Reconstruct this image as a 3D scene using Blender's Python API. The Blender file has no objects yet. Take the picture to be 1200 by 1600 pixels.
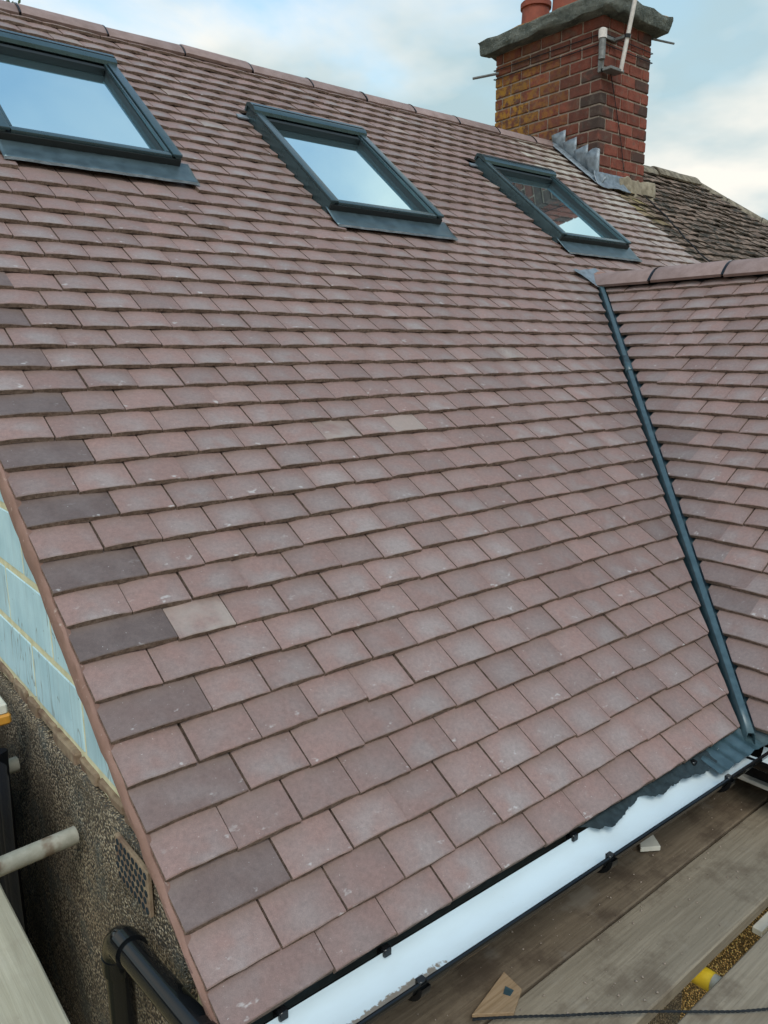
import bpy, bmesh, math, random
from mathutils import Matrix, Vector, noise
R = math.radians
rnd = random.Random(7)
sc = bpy.context.scene
EZ = 2.7                      # height of the eaves above the ground

# ------------------------------------------------------------ camera, sky, sun, exposure
cam_d = bpy.data.cameras.new('camera')
cam = bpy.data.objects.new('camera', cam_d)
sc.collection.objects.link(cam)
sc.camera = cam
RW = ((0.77098, -0.13518, 0.622348), (-0.636831, -0.154285, 0.755409), (-0.006097, -0.978735, -0.205037))
CAM = Vector((-0.526253, -1.087546, 1.243364 + EZ))
cam.matrix_world = Matrix(((RW[0][0], -RW[0][1], -RW[0][2], CAM.x),
                           (RW[1][0], -RW[1][1], -RW[1][2], CAM.y),
                           (RW[2][0], -RW[2][1], -RW[2][2], CAM.z), (0, 0, 0, 1)))
cam_d.sensor_fit = 'VERTICAL'
cam_d.sensor_height = 36.0
cam_d.lens = 36.0 * 1206.87 / 1600.0
cam_d.clip_start = 0.02
cam_d.clip_end = 3000
FPX = 1206.87

def project(p):               # world point -> (px, py, depth) in the 1200 x 1600 frame; only used to pick the largest tiles
    d = Vector(p) - CAM
    x = RW[0][0]*d.x + RW[1][0]*d.y + RW[2][0]*d.z
    y = RW[0][1]*d.x + RW[1][1]*d.y + RW[2][1]*d.z
    z = RW[0][2]*d.x + RW[1][2]*d.y + RW[2][2]*d.z
    return (600 + FPX*x/z, 800 + FPX*y/z, z) if z > .05 else (0, 0, z)

SUN_EL, SUN_AZ = R(52), R(214)         # azimuth from +Y towards +X
world = bpy.data.worlds.new('World')
sc.world = world
world.use_nodes = True
wn, wl = world.node_tree.nodes, world.node_tree.links
wn.clear()
w_out = wn.new('ShaderNodeOutputWorld')
sky = wn.new('ShaderNodeTexSky')
sky.sky_type = 'NISHITA'
sky.sun_disc = False
sky.sun_elevation = SUN_EL
sky.sun_rotation = SUN_AZ
sky.air_density = 1.2
sky.dust_density = 0.6
sky.ozone_density = 1.0
bg = wn.new('ShaderNodeBackground')
bg.inputs[1].default_value = 0.15
cbg = wn.new('ShaderNodeBackground')
cbg.inputs[1].default_value = 0.64
mixs = wn.new('ShaderNodeMixShader')
tc = wn.new('ShaderNodeTexCoord')
sep = wn.new('ShaderNodeSeparateXYZ')
wl.new(tc.outputs['Generated'], sep.inputs[0])
def wmath(op, a, b=None, c=None, clamp=False):
    n = wn.new('ShaderNodeMath'); n.operation = op; n.use_clamp = clamp
    for i, v in enumerate((a, b, c)):
        if v is None: continue
        if isinstance(v, (int, float)): n.inputs[i].default_value = v
        else: wl.new(v, n.inputs[i])
    return n.outputs[0]
zz = wmath('ADD', wmath('MAXIMUM', sep.outputs[2], 0.0), 0.22)
comb = wn.new('ShaderNodeCombineXYZ')
wl.new(wmath('DIVIDE', sep.outputs[0], zz), comb.inputs[0])
wl.new(wmath('DIVIDE', sep.outputs[1], zz), comb.inputs[1])
comb.inputs[2].default_value = 11.5
cn = wn.new('ShaderNodeTexNoise')
cn.inputs['Scale'].default_value = 0.95
cn.inputs['Detail'].default_value = 7
cn.inputs['Roughness'].default_value = 0.52
cn.inputs['Distortion'].default_value = 0.5
wl.new(comb.outputs[0], cn.inputs['Vector'])
# more cloud low down, open blue higher up
cover = wmath('SUBTRACT', cn.outputs[0], wmath('MULTIPLY', sep.outputs[2], 0.62))
mr = wn.new('ShaderNodeMapRange'); mr.interpolation_type = 'SMOOTHSTEP'
mr.inputs[1].default_value = 0.03; mr.inputs[2].default_value = 0.30
wl.new(cover, mr.inputs[0])
cn2 = wn.new('ShaderNodeTexNoise'); cn2.inputs['Scale'].default_value = 1.7; cn2.inputs['Detail'].default_value = 5
wl.new(comb.outputs[0], cn2.inputs['Vector'])
ccol = wn.new('ShaderNodeValToRGB')
ccol.color_ramp.elements[0].position = 0.36; ccol.color_ramp.elements[0].color = (0.47, 0.63, 0.68, 1)
ccol.color_ramp.elements[1].position = 0.60; ccol.color_ramp.elements[1].color = (1.0, 0.97, 0.89, 1)
wl.new(cn2.outputs[0], ccol.inputs[0])
wl.new(ccol.outputs[0], cbg.inputs[0])
tint = wn.new('ShaderNodeMix'); tint.data_type = 'RGBA'; tint.blend_type = 'MULTIPLY'; tint.inputs[0].default_value = 1.0
tint.inputs[7].default_value = (0.91, 1.08, 0.99, 1)
wl.new(sky.outputs[0], tint.inputs[6]); wl.new(tint.outputs[2], bg.inputs[0])
wl.new(wmath('MAXIMUM', mr.outputs[0], 0.15), mixs.inputs[0])   # thin veil of high cloud over the blue
wl.new(bg.outputs[0], mixs.inputs[1]); wl.new(cbg.outputs[0], mixs.inputs[2])
wl.new(mixs.outputs[0], w_out.inputs[0])

sun_d = bpy.data.lights.new('sun', 'SUN')
sun_d.energy = 1.1
sun_d.angle = R(24)
sun_d.color = (1.0, 0.96, 0.9)
sun = bpy.data.objects.new('sun', sun_d)
sc.collection.objects.link(sun)
sdir = Vector((math.sin(SUN_AZ)*math.cos(SUN_EL), math.cos(SUN_AZ)*math.cos(SUN_EL), math.sin(SUN_EL)))
sun.rotation_euler = (-sdir).to_track_quat('-Z', 'Y').to_euler()
sun.location = (0, 0, 20)
sc.view_settings.view_transform = 'Standard'
sc.view_settings.look = 'None'
sc.view_settings.exposure = 0.68
sc.view_settings.gamma = 1.0
sc.view_settings.use_curve_mapping = False
sc.cycles.max_bounces = 6
sc.cycles.diffuse_bounces = 3
sc.cycles.glossy_bounces = 3
sc.cycles.adaptive_threshold = 0.02

# ------------------------------------------------------------ helpers
COL = sc.collection
def link(o, parent=None):
    COL.objects.link(o)
    if parent is not None: o.parent = parent
    return o
def tag(o, label=None, cat=None, group=None, kind=None):
    if label: o['label'] = label
    if cat: o['category'] = cat
    if group: o['group'] = group
    if kind: o['kind'] = kind
    return o
def empty(name, loc=(0, 0, 0), parent=None):
    o = bpy.data.objects.new(name, None); o.location = loc
    o.empty_display_size = .1
    return link(o, parent)
def mesh_obj(name, verts, faces, mats, parent=None, fmat=None, smooth=None, uv=None):
    me = bpy.data.meshes.new(name)
    me.from_pydata([tuple(v) for v in verts], [], faces)
    for m in (mats if isinstance(mats, (list, tuple)) else [mats]): me.materials.append(m)
    if fmat: me.polygons.foreach_set('material_index', fmat)
    if smooth is not None:
        me.polygons.foreach_set('use_smooth', [True]*len(faces)); me.set_sharp_from_angle(angle=R(smooth))
    me.update()
    return link(bpy.data.objects.new(name, me), parent)
def bm_obj(name, bm, mats, parent=None, smooth=None):
    bmesh.ops.recalc_face_normals(bm, faces=bm.faces)
    me = bpy.data.meshes.new(name); bm.to_mesh(me); bm.free()
    for m in (mats if isinstance(mats, (list, tuple)) else [mats]): me.materials.append(m)
    if smooth is not None:
        me.polygons.foreach_set('use_smooth', [True]*len(me.polygons)); me.set_sharp_from_angle(angle=R(smooth))
    return link(bpy.data.objects.new(name, me), parent)
def add_hex(bm, c8, bevel=0.0, seg=1):
    """box from 8 corners: bottom ring 0-3, top ring 4-7"""
    vs = [bm.verts.new(c) for c in c8]
    fs = []
    for f in ((0, 3, 2, 1), (4, 5, 6, 7), (0, 1, 5, 4), (1, 2, 6, 5), (2, 3, 7, 6), (3, 0, 4, 7)):
        fs.append(bm.faces.new([vs[i] for i in f]))
    if bevel:
        es = {e for f in fs for e in f.edges}
        bmesh.ops.bevel(bm, geom=list(es), offset=bevel, segments=seg, affect='EDGES', profile=.6)
def add_box(bm, x0, x1, y0, y1, z0, z1, bevel=0.0, F=None, seg=1):
    c = [(x0, y0, z0), (x1, y0, z0), (x1, y1, z0), (x0, y1, z0), (x0, y0, z1), (x1, y0, z1), (x1, y1, z1), (x0, y1, z1)]
    if F is not None: c = [F(*p) for p in c]
    add_hex(bm, c, bevel, seg)
def box_obj(name, x0, x1, y0, y1, z0, z1, mat, parent=None, bevel=0.0, F=None, seg=1, smooth=None):
    bm = bmesh.new(); add_box(bm, x0, x1, y0, y1, z0, z1, bevel, F, seg)
    return bm_obj(name, bm, mat, parent, smooth)
def add_tube(bm, pts, r, n=16, cap=True):
    pts = [Vector(p) for p in pts]
    rr = r if isinstance(r, (list, tuple)) else [r]*len(pts)
    rings = []
    up = None
    for i, p in enumerate(pts):
        t = (pts[min(i+1, len(pts)-1)] - pts[max(i-1, 0)]).normalized()
        if up is None: up = Vector((0, 0, 1)) if abs(t.z) < .9 else Vector((1, 0, 0))
        a = t.cross(up).normalized(); b = a.cross(t).normalized(); up = b
        rings.append([bm.verts.new(p + (a*math.cos(k*2*math.pi/n) + b*math.sin(k*2*math.pi/n))*rr[i]) for k in range(n)])
    for i in range(len(rings)-1):
        for k in range(n):
            bm.faces.new((rings[i][k], rings[i][(k+1) % n], rings[i+1][(k+1) % n], rings[i+1][k]))
    if cap:
        bm.faces.new(rings[0][::-1]); bm.faces.new(rings[-1])
def tube_obj(name, pts, r, mat, parent=None, n=16, cap=True):
    bm = bmesh.new(); add_tube(bm, pts, r, n, cap)
    return bm_obj(name, bm, mat, parent, 40)
def grid_obj(name, fn, nu, nv, mat, parent=None, smooth=60, fm=None):
    vs = [fn(i/nu, j/nv) for j in range(nv+1) for i in range(nu+1)]
    fs = [(j*(nu+1)+i, j*(nu+1)+i+1, (j+1)*(nu+1)+i+1, (j+1)*(nu+1)+i) for j in range(nv) for i in range(nu)]
    return mesh_obj(name, vs, fs, mat, parent, smooth=smooth)

# ------------------------------------------------------------ materials
class MT:
    """small node-tree builder"""
    def __init__(s, name, rough=.7, spec=.5, metal=0.0):
        s.m = bpy.data.materials.new(name); s.m.use_nodes = True
        s.t = s.m.node_tree; s.b = s.t.nodes['Principled BSDF']
        s.b.inputs['Roughness'].default_value = rough
        s.b.inputs['Specular IOR Level'].default_value = spec
        s.b.inputs['Metallic'].default_value = metal
        s._pos = None
    def n(s, typ, **kw):
        n = s.t.nodes.new(typ)
        for k, v in kw.items(): setattr(n, k, v)
        return n
    def l(s, a, b): s.t.links.new(a, b)
    def put(s, sock, v):
        if isinstance(v, bpy.types.NodeSocket): s.l(v, sock)
        elif isinstance(v, tuple) and len(v) == 3 and sock.type == 'RGBA': sock.default_value = (*v, 1)
        else: sock.default_value = v
    @property
    def pos(s):
        if s._pos is None: s._pos = s.n('ShaderNodeNewGeometry').outputs['Position']
        return s._pos
    def math(s, op, a, b=0.0, clamp=False):
        n = s.n('ShaderNodeMath', operation=op, use_clamp=clamp); s.put(n.inputs[0], a); s.put(n.inputs[1], b); return n.outputs[0]
    def vmath(s, op, a, b):
        n = s.n('ShaderNodeVectorMath', operation=op); s.put(n.inputs[0], a); s.put(n.inputs[1], b); return n.outputs[0]
    def noise(s, scale, detail=4, rough=.55, vec=None, dist=0.0):
        n = s.n('ShaderNodeTexNoise'); s.put(n.inputs['Vector'], vec if vec is not None else s.pos)
        n.inputs['Scale'].default_value = scale; n.inputs['Detail'].default_value = detail
        n.inputs['Roughness'].default_value = rough; n.inputs['Distortion'].default_value = dist
        return n.outputs[0]
    def voro(s, scale, vec=None, out='Distance', rnd_=1.0):
        n = s.n('ShaderNodeTexVoronoi'); s.put(n.inputs['Vector'], vec if vec is not None else s.pos)
        n.inputs['Scale'].default_value = scale; n.inputs['Randomness'].default_value = rnd_
        return n.outputs[out]
    def ss(s, v, a, b, lo=0.0, hi=1.0):
        n = s.n('ShaderNodeMapRange', interpolation_type='SMOOTHSTEP')
        s.put(n.inputs[0], v); n.inputs[1].default_value = a; n.inputs[2].default_value = b
        n.inputs[3].default_value = lo; n.inputs[4].default_value = hi
        return n.outputs[0]
    def lin(s, v, a, b, lo=0.0, hi=1.0):
        n = s.n('ShaderNodeMapRange'); s.put(n.inputs[0], v)
        for i, q in enumerate((a, b, lo, hi)): n.inputs[i+1].default_value = q
        return n.outputs[0]
    def mix(s, f, a, b, mode='MIX'):
        n = s.n('ShaderNodeMix', data_type='RGBA', blend_type=mode)
        s.put(n.inputs[0], f); s.put(n.inputs[6], a); s.put(n.inputs[7], b); return n.outputs[2]
    def scale_vec(s, v, x, y, z): return s.vmath('MULTIPLY', v, (x, y, z))
    def bump(s, h, strength=.3, dist=.005):
        n = s.n('ShaderNodeBump'); n.inputs['Strength'].default_value = strength; n.inputs['Distance'].default_value = dist
        s.put(n.inputs['Height'], h)
        if s.b.inputs['Normal'].is_linked:
            s.l(s.b.inputs['Normal'].links[0].from_socket, n.inputs['Normal'])
        s.l(n.outputs[0], s.b.inputs['Normal'])
    def color(s, c): s.put(s.b.inputs['Base Color'], c)
    def rough(s, c): s.put(s.b.inputs['Roughness'], c)

def tile_mat(name, source, old=False):
    m = MT(name, .60, .6)
    if source == 'object':
        c = m.n('ShaderNodeObjectInfo').outputs['Color']
    else:
        c = m.n('ShaderNodeAttribute', attribute_type='GEOMETRY', attribute_name='tv').outputs['Color']
    sp = m.n('ShaderNodeSeparateColor'); m.l(c, sp.inputs[0])
    r, dark, dust = sp.outputs[0], sp.outputs[1], sp.outputs[2]
    cb = m.n('ShaderNodeCombineXYZ')
    m.l(m.math('MULTIPLY', r, 41.0), cb.inputs[0]); m.l(m.math('MULTIPLY', r, 17.0), cb.inputs[1]); m.l(m.math('MULTIPLY', r, 29.0), cb.inputs[2])
    vec = m.vmath('ADD', m.pos, cb.outputs[0])
    uvn = m.n('ShaderNodeUVMap'); uvs = m.n('ShaderNodeSeparateXYZ'); m.l(uvn.outputs[0], uvs.inputs[0])
    u, v = uvs.outputs[0], uvs.outputs[1]
    blotch = m.noise(11, 2, .5, vec)
    grain = m.noise(85, 3, .68, vec)
    fine = m.noise(480, 1, .6, vec)
    if old:
        base = m.mix(m.ss(blotch, .35, .65), (.145, .098, .072), (.225, .158, .118))
        moss = m.ss(m.math('ADD', m.noise(16, 5, .65), m.math('MULTIPLY', m.noise(3.1, 3), .5)), .68, .88)
        base = m.mix(moss, base, (.030, .028, .020))
        lich = m.ss(m.noise(30, 4, .6), .62, .72)
        base = m.mix(m.math('MULTIPLY', lich, .55), base, (.30, .27, .19))
        base = m.mix(m.ss(dust, .0, 1.), base, (.26, .20, .09))
        m.color(m.mix(1.0, base, m.lin(r, 0, 1, .75, 1.2), 'MULTIPLY'))
        m.bump(grain, .6, .006); m.rough(.92); m.b.inputs['Specular IOR Level'].default_value = .25
        return m.m
    pink = m.mix(m.ss(blotch, .3, .7), (.246, .150, .126), (.214, .136, .115))
    grey = (.266, .210, .190)
    # bloom: pale greyish film, strongest mid tile, different on every tile
    uu = m.math('SUBTRACT', 1.0, m.math('POWER', m.math('ABSOLUTE', m.math('MULTIPLY', m.math('SUBTRACT', u, .5), 2.0)), 2.0))
    vv = m.ss(v, 1.0, .35)
    film = m.math('MULTIPLY', m.math('MULTIPLY', uu, vv), m.ss(m.math('ADD', blotch, m.math('MULTIPLY', m.math('SUBTRACT', m.noise(.9, 2), .5), .8)), .30, .66))
    rr2 = m.math('FRACT', m.math('MULTIPLY', r, 7.3))
    film = m.math('MULTIPLY', film, m.lin(rr2, 0, 1, .35, 1.1), clamp=True)
    base = m.mix(film, pink, grey)
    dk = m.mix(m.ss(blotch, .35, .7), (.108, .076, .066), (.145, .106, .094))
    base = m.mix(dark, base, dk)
    base = m.mix(1.0, base, m.lin(r, 0, 1, .86, 1.10), 'MULTIPLY')
    base = m.mix(1.0, base, m.lin(grain, .25, .75, .82, 1.16), 'MULTIPLY')
    base = m.mix(1.0, base, m.lin(fine, .3, .7, .88, 1.10), 'MULTIPLY')
    # scuffs and cement dust: small pale marks, mostly near the tail
    sc1 = m.ss(m.noise(34, 3, .66, m.scale_vec(vec, .6, 1, 1)), .635, .735)
    scm = m.math('MULTIPLY', sc1, m.ss(v, .75, .05))
    base = m.mix(m.math('MULTIPLY', scm, .60), base, (.56, .53, .50))
    spk = m.ss(m.noise(150, 2, .5, vec), .735, .77)
    base = m.mix(m.math('MULTIPLY', spk, .5), base, (.6, .58, .55))
    dmask = m.math('MULTIPLY', dust, m.ss(m.noise(7, 3, .6), .30, .62), clamp=True)
    base = m.mix(dmask, base, (.47, .43, .36))
    # brown run-off stain under the tail above
    top = m.math('MULTIPLY', m.ss(v, .62, 1.0), m.ss(blotch, .25, .6))
    base = m.mix(m.math('MULTIPLY', top, .35), base, (.20, .140, .105))
    m.color(base)
    m.rough(m.lin(film, 0, 1, .60, .50))
    m.bump(m.math('ADD', m.math('MULTIPLY', grain, .8), m.math('MULTIPLY', fine, .35)), .28, .003)
    return m.m
def edge_mat(name, a, b):
    m = MT(name, .95, .2)
    n1 = m.noise(70, 5, .7); n2 = m.noise(330, 3, .6)
    c = m.mix(m.ss(n1, .35, .65), a, b)
    c = m.mix(m.ss(n2, .62, .72), c, tuple(x*1.9 for x in b))
    m.color(c); m.bump(n1, .8, .006); m.bump(n2, .6, .002)
    return m.m
def plain(name, col, rough=.6, spec=.5, metal=0.0, var=.12, scale=25, bump=.1, bdist=.002):
    m = MT(name, rough, spec, metal)
    n1 = m.noise(scale, 5, .6)
    lo, hi = tuple(x*(1-var) for x in col), tuple(x*(1+var) for x in col)
    m.color(m.mix(m.ss(n1, .3, .7), lo, hi))
    m.rough(m.lin(n1, .3, .7, max(0, rough-.08), min(1, rough+.08)))
    if bump: m.bump(m.noise(scale*7, 3), bump, bdist)
    return m.m

M = {}
M['tile_o'] = tile_mat('roof tile clay', 'object'); M['tile_a'] = tile_mat('roof tile clay field', 'attr')
M['edge'] = edge_mat('tile edge', (.125, .086, .066), (.230, .165, .128))
M['old_o'] = tile_mat('old roof tile', 'object', True)
M['old_edge'] = edge_mat('old tile edge', (.03, .026, .02), (.09, .07, .05))
M['deck'] = plain('roofing felt', (.022, .022, .024), .9, .2)
M['alu'] = plain('slate grey aluminium', (.072, .116, .126), .28, .5, .65, .06, 9, 0)
M['alu_dark'] = plain('black window gasket', (.012, .016, .017), .6, .4, 0, .1, 20, 0)
M['lead'] = plain('new sheet lead', (.20, .23, .25), .52, .5, .5, .28, 22, .35, .006)
M['apron'] = plain('dark lead apron', (.095, .135, .145), .42, .5, .7, .18, 12, .15, .003)
M['grp'] = plain('blue grey valley trough', (.040, .074, .086), .36, .5, .1, .2, 30, .08)
M['black'] = plain('black plastic', (.006, .007, .008), .10, .4, 0, .2, 8, 0)
M['felt'] = plain('eaves underlay', (.020, .032, .036), .75, .3, 0, .3, 40, .4, .003)
M['white'] = plain('white painted timber', (.62, .60, .54), .6, .4, 0, .08, 20, .1)
M['steel'] = plain('dull galvanised steel', (.17, .17, .16), .5, .5, .5, .25, 30, .2)
M['pole_white'] = plain('weathered white mast', (.58, .53, .48), .5, .5, 0, .12, 30, .1)
M['hole'] = plain('dark hole', (.020, .030, .036), .9, .1, 0, .2, 30, 0)
M['cord'] = plain('black cord', (.018, .020, .022), .8, .2, 0, .3, 90, .3)
M['sheet'] = plain('black plastic sheet', (.004, .005, .008), .7, .15, 0, .3, 6, .2, .01)
M['yellow'] = plain('yellow plastic cap', (.62, .42, .02), .45, .5, 0, .1, 30, .05)
M['orange'] = plain('orange plastic clip', (.55, .25, .03), .5, .5, 0, .15, 30, .1)
M['room'] = plain('dim room lining', (.12, .11, .10), .9, .2)

def glass_mat():
    m = MT('coated window glass', .015, .5)
    m.color((.66, .94, 1.0))
    m.b.inputs['Metallic'].default_value = .97      # solar-control coating: mirrors the sky
    m.b.inputs['IOR'].default_value = 1.6
    m.rough(m.lin(m.noise(3, 4), .3, .7, .012, .03))
    return m.m
M['glass'] = glass_mat()

def ridge_mat():
    m = MT('ridge tile clay', .8, .3)
    oi = m.n('ShaderNodeObjectInfo').outputs['Random']
    n1, n2 = m.noise(14, 4), m.noise(160, 4, .65)
    c = m.mix(m.ss(n1, .3, .7), (.225, .155, .135), (.285, .205, .185))
    c = m.mix(1., c, m.lin(oi, 0, 1, .88, 1.12), 'MULTIPLY')
    c = m.mix(1., c, m.lin(n2, .3, .7, .9, 1.1), 'MULTIPLY')
    m.color(c); m.bump(n2, .2, .002)
    return m.m
M['ridge'] = ridge_mat()
def mortar_verge():
    m = MT('verge mortar', .9, .25)
    n1, n2 = m.noise(9, 5, .6), m.noise(120, 5, .7)
    c = m.mix(m.ss(n1, .3, .7), (.205, .118, .088), (.275, .165, .130))
    c = m.mix(m.ss(m.noise(45, 4, .6), .62, .75), c, (.42, .32, .27))
    m.color(c); m.bump(n2, .5, .004); m.bump(n1, .3, .01)
    return m.m
M['verge'] = mortar_verge()
def block_mat():
    m = MT('aerated block', .9, .25)
    oi = m.n('ShaderNodeObjectInfo').outputs['Random']
    comb = m.noise(1, 4, .6, m.scale_vec(m.pos, 10, 120, 2.5))
    n1 = m.noise(6, 4)
    c = m.mix(m.ss(n1, .3, .7), (.37, .54, .585), (.46, .635, .67))
    c = m.mix(1., c, m.lin(comb, .3, .7, .90, 1.07), 'MULTIPLY')
    c = m.mix(1., c, m.lin(oi, 0, 1, .90, 1.08), 'MULTIPLY')
    crack = m.ss(m.math('ABSOLUTE', m.math('SUBTRACT', m.noise(1, 3, .6, m.scale_vec(m.pos, 3, 5.5, 1.0)), .5)), .006, .0)
    c = m.mix(m.math('MULTIPLY', crack, .55), c, (.16, .13, .09))
    stain = m.ss(m.noise(1, 4, .6, m.scale_vec(m.pos, 6, 14, 3)), .64, .74)
    c = m.mix(m.math('MULTIPLY', stain, .5), c, (.36, .33, .22))
    pit = m.ss(m.voro(26), .10, .04)
    c = m.mix(m.math('MULTIPLY', pit, .6), c, (.10, .10, .08))
    m.color(c); m.bump(m.noise(200, 4), .3, .002); m.bump(comb, .25, .003)
    return m.m
M['block'] = block_mat()
def mortar_mat(name, a, b):
    m = MT(name, .95, .2)
    n1, n2 = m.noise(18, 5), m.noise(220, 4, .7)
    m.color(m.mix(m.ss(n1, .3, .7), a, b)); m.bump(n2, .6, .003); m.bump(n1, .3, .008)
    return m.m
M['mortar'] = mortar_mat('sandy mortar', (.56, .52, .32), (.70, .66, .44))
M['mortar_old'] = mortar_mat('old lime mortar', (.215, .172, .135), (.335, .265, .210))
M['cement'] = mortar_mat('weathered cement', (.20, .165, .115), (.34, .29, .21))
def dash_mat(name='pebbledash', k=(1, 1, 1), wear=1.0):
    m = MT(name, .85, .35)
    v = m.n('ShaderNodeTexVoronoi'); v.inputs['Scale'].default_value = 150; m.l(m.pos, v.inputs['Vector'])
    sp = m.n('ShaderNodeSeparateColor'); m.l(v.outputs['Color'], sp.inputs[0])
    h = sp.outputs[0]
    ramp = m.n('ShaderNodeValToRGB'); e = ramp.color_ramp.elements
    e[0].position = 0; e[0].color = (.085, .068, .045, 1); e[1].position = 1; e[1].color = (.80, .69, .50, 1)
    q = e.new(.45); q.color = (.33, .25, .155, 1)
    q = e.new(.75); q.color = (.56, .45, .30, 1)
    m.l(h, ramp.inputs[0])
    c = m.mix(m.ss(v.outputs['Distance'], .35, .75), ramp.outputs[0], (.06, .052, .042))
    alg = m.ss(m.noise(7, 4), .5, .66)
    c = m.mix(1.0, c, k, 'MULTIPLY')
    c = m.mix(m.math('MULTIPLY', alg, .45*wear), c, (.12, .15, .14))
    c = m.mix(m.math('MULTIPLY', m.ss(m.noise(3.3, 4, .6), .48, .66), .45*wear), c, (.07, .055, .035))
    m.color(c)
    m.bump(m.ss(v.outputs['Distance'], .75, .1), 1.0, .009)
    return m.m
M['dash'] = dash_mat()
M['dash_lit'] = dash_mat('lit pebbledash', (2.2, 1.75, .95), 0.0)  # pebbledash copy for the shaded wing wall, daylight put into its colour
def brick_mat():
    m = MT('chimney brick', .9, .25)
    c0 = m.n('ShaderNodeObjectInfo').outputs['Color']
    sp = m.n('ShaderNodeSeparateColor'); m.l(c0, sp.inputs[0])
    n1, n2, n3 = m.noise(13, 5, .6), m.noise(70, 5, .65), m.noise(5, 4, .55)
    c = m.mix(m.ss(n1, .3, .7), (.150, .043, .028), (.215, .066, .043))
    c = m.mix(1., c, m.lin(sp.outputs[0], 0, 1, .72, 1.2), 'MULTIPLY')
    c = m.mix(1., c, m.lin(n2, .25, .75, .75, 1.2), 'MULTIPLY')
    c = m.mix(m.math('MULTIPLY', sp.outputs[1], m.ss(n3, .3, .55)), c, (.045, .036, .030))     # soot
    c = m.mix(m.math('MULTIPLY', sp.outputs[2], m.ss(m.noise(15, 6, .72), .42, .58)), c, (.31, .155, .022))  # orange lichen
    grime = m.ss(m.noise(14, 6, .7), .50, .68)
    c = m.mix(m.math('MULTIPLY', grime, .42), c, (.13, .105, .080))
    m.color(c); m.bump(n2, .6, .006)
    return m.m
M['brick'] = brick_mat()
def cap_mat():
    m = MT('lichened concrete cap', .95, .2)
    n1, n2 = m.noise(8, 5, .6), m.noise(45, 5, .7)
    c = m.mix(m.ss(n1, .3, .7), (.085, .098, .085), (.20, .21, .18))
    c = m.mix(m.ss(n2, .58, .70), c, (.30, .32, .28))
    nz = m.n('ShaderNodeSeparateXYZ'); m.l(m.n('ShaderNodeNewGeometry').outputs['Normal'], nz.inputs[0])
    oran = m.math('MULTIPLY', m.ss(nz.outputs[2], .3, .8), m.ss(m.noise(6, 5, .65), .36, .50))
    c = m.mix(oran, c, (.40, .18, .03))
    m.color(c); m.bump(n2, 1.0, .03); m.bump(n1, .6, .03)
    return m.m
M['cap'] = cap_mat()
M['pot'] = plain('terracotta pot', (.24, .068, .042), .75, .3, 0, .18, 12, .25, .004)
def gutter_mat():
    m = MT('white gutter lining', .35, .45)
    sx = m.n('ShaderNodeSeparateXYZ'); m.l(m.pos, sx.inputs[0])
    n1 = m.noise(75, 5, .72)
    band = m.math('MULTIPLY', m.ss(m.math('ABSOLUTE', m.math('SUBTRACT', sx.outputs[1], -.048)), .026, .006),
                  m.math('MULTIPLY', m.ss(sx.outputs[0], .12, .24), m.ss(sx.outputs[0], .56, .42)))
    dirt = m.ss(m.math('ADD', n1, m.math('MULTIPLY', band, .34)), .62, .72)
    band2 = m.math('MULTIPLY', m.ss(m.noise(170, 3, .6), .69, .74), m.ss(m.noise(3.5, 2), .5, .6))
    c = m.mix(m.math('MULTIPLY', dirt, m.ss(band, .05, .3)), (.58, .66, .68), (.22, .18, .14))
    c = m.mix(m.math('MULTIPLY', band2, .5), c, (.30, .26, .21))
    c = m.mix(m.math('MULTIPLY', m.ss(m.noise(5, 5, .6, m.scale_vec(m.pos, 1, 3, 3)), .40, .66), .10), c, (.36, .37, .32))
    m.color(c)
    return m.m
M['gutter'] = gutter_mat()
def wood_mat(name, a, b, stain, grey=0.0, dirt=.5, axis=0):
    m = MT(name, .85, .3)
    oi = m.n('ShaderNodeObjectInfo').outputs['Random']
    s = [120, 120, 120]; s[axis] = 5
    off = m.n('ShaderNodeCombineXYZ'); m.l(m.math('MULTIPLY', oi, 31.), off.inputs[0]); m.l(m.math('MULTIPLY', oi, 13.), off.inputs[1])
    p = m.vmath('ADD', m.pos, off.outputs[0])
    g1 = m.noise(1, 5, .6, m.scale_vec(p, *s), .4)
    s2 = [9, 9, 9]; s2[axis] = .8
    g2 = m.noise(1, 4, .55, m.scale_vec(p, *s2), .8)
    blot = m.noise(5.5, 6, .68, p); sp = m.noise(38, 5, .7, p)
    c = m.mix(m.ss(g1, .3, .7), a, b)
    c = m.mix(m.math('MULTIPLY', m.ss(g2, .4, .7), .45), c, tuple(.6*x for x in a))
    c = m.mix(m.math('MULTIPLY', m.ss(blot, .46, .66), dirt), c, stain)
    c = m.mix(m.math('MULTIPLY', m.ss(sp, .64, .72), dirt*.8), c, tuple(.5*x for x in stain))
    pale = m.ss(m.noise(8, 4, .55, p), .60, .74)
    c = m.mix(m.math('MULTIPLY', pale, .30*dirt), c, (.36, .33, .28))
    m.color(c); m.bump(g1, .5, .003); m.bump(sp, .15, .002)
    return m.m
M['board'] = wood_mat('weathered board', (.215, .174, .122), (.285, .236, .170), (.105, .075, .050), dirt=.62)
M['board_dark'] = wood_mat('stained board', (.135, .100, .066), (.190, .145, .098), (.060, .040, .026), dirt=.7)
M['board_new'] = wood_mat('pale board', (.36, .32, .225), (.45, .405, .295), (.25, .21, .15), dirt=.4, axis=1)
M['offcut'] = wood_mat('plywood offcut', (.26, .17, .09), (.36, .25, .15), (.12, .085, .055), dirt=.5)
M['offcut_white'] = plain('pale primed offcut', (.60, .57, .48), .7, .3, 0, .07, 20, .1)
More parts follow.
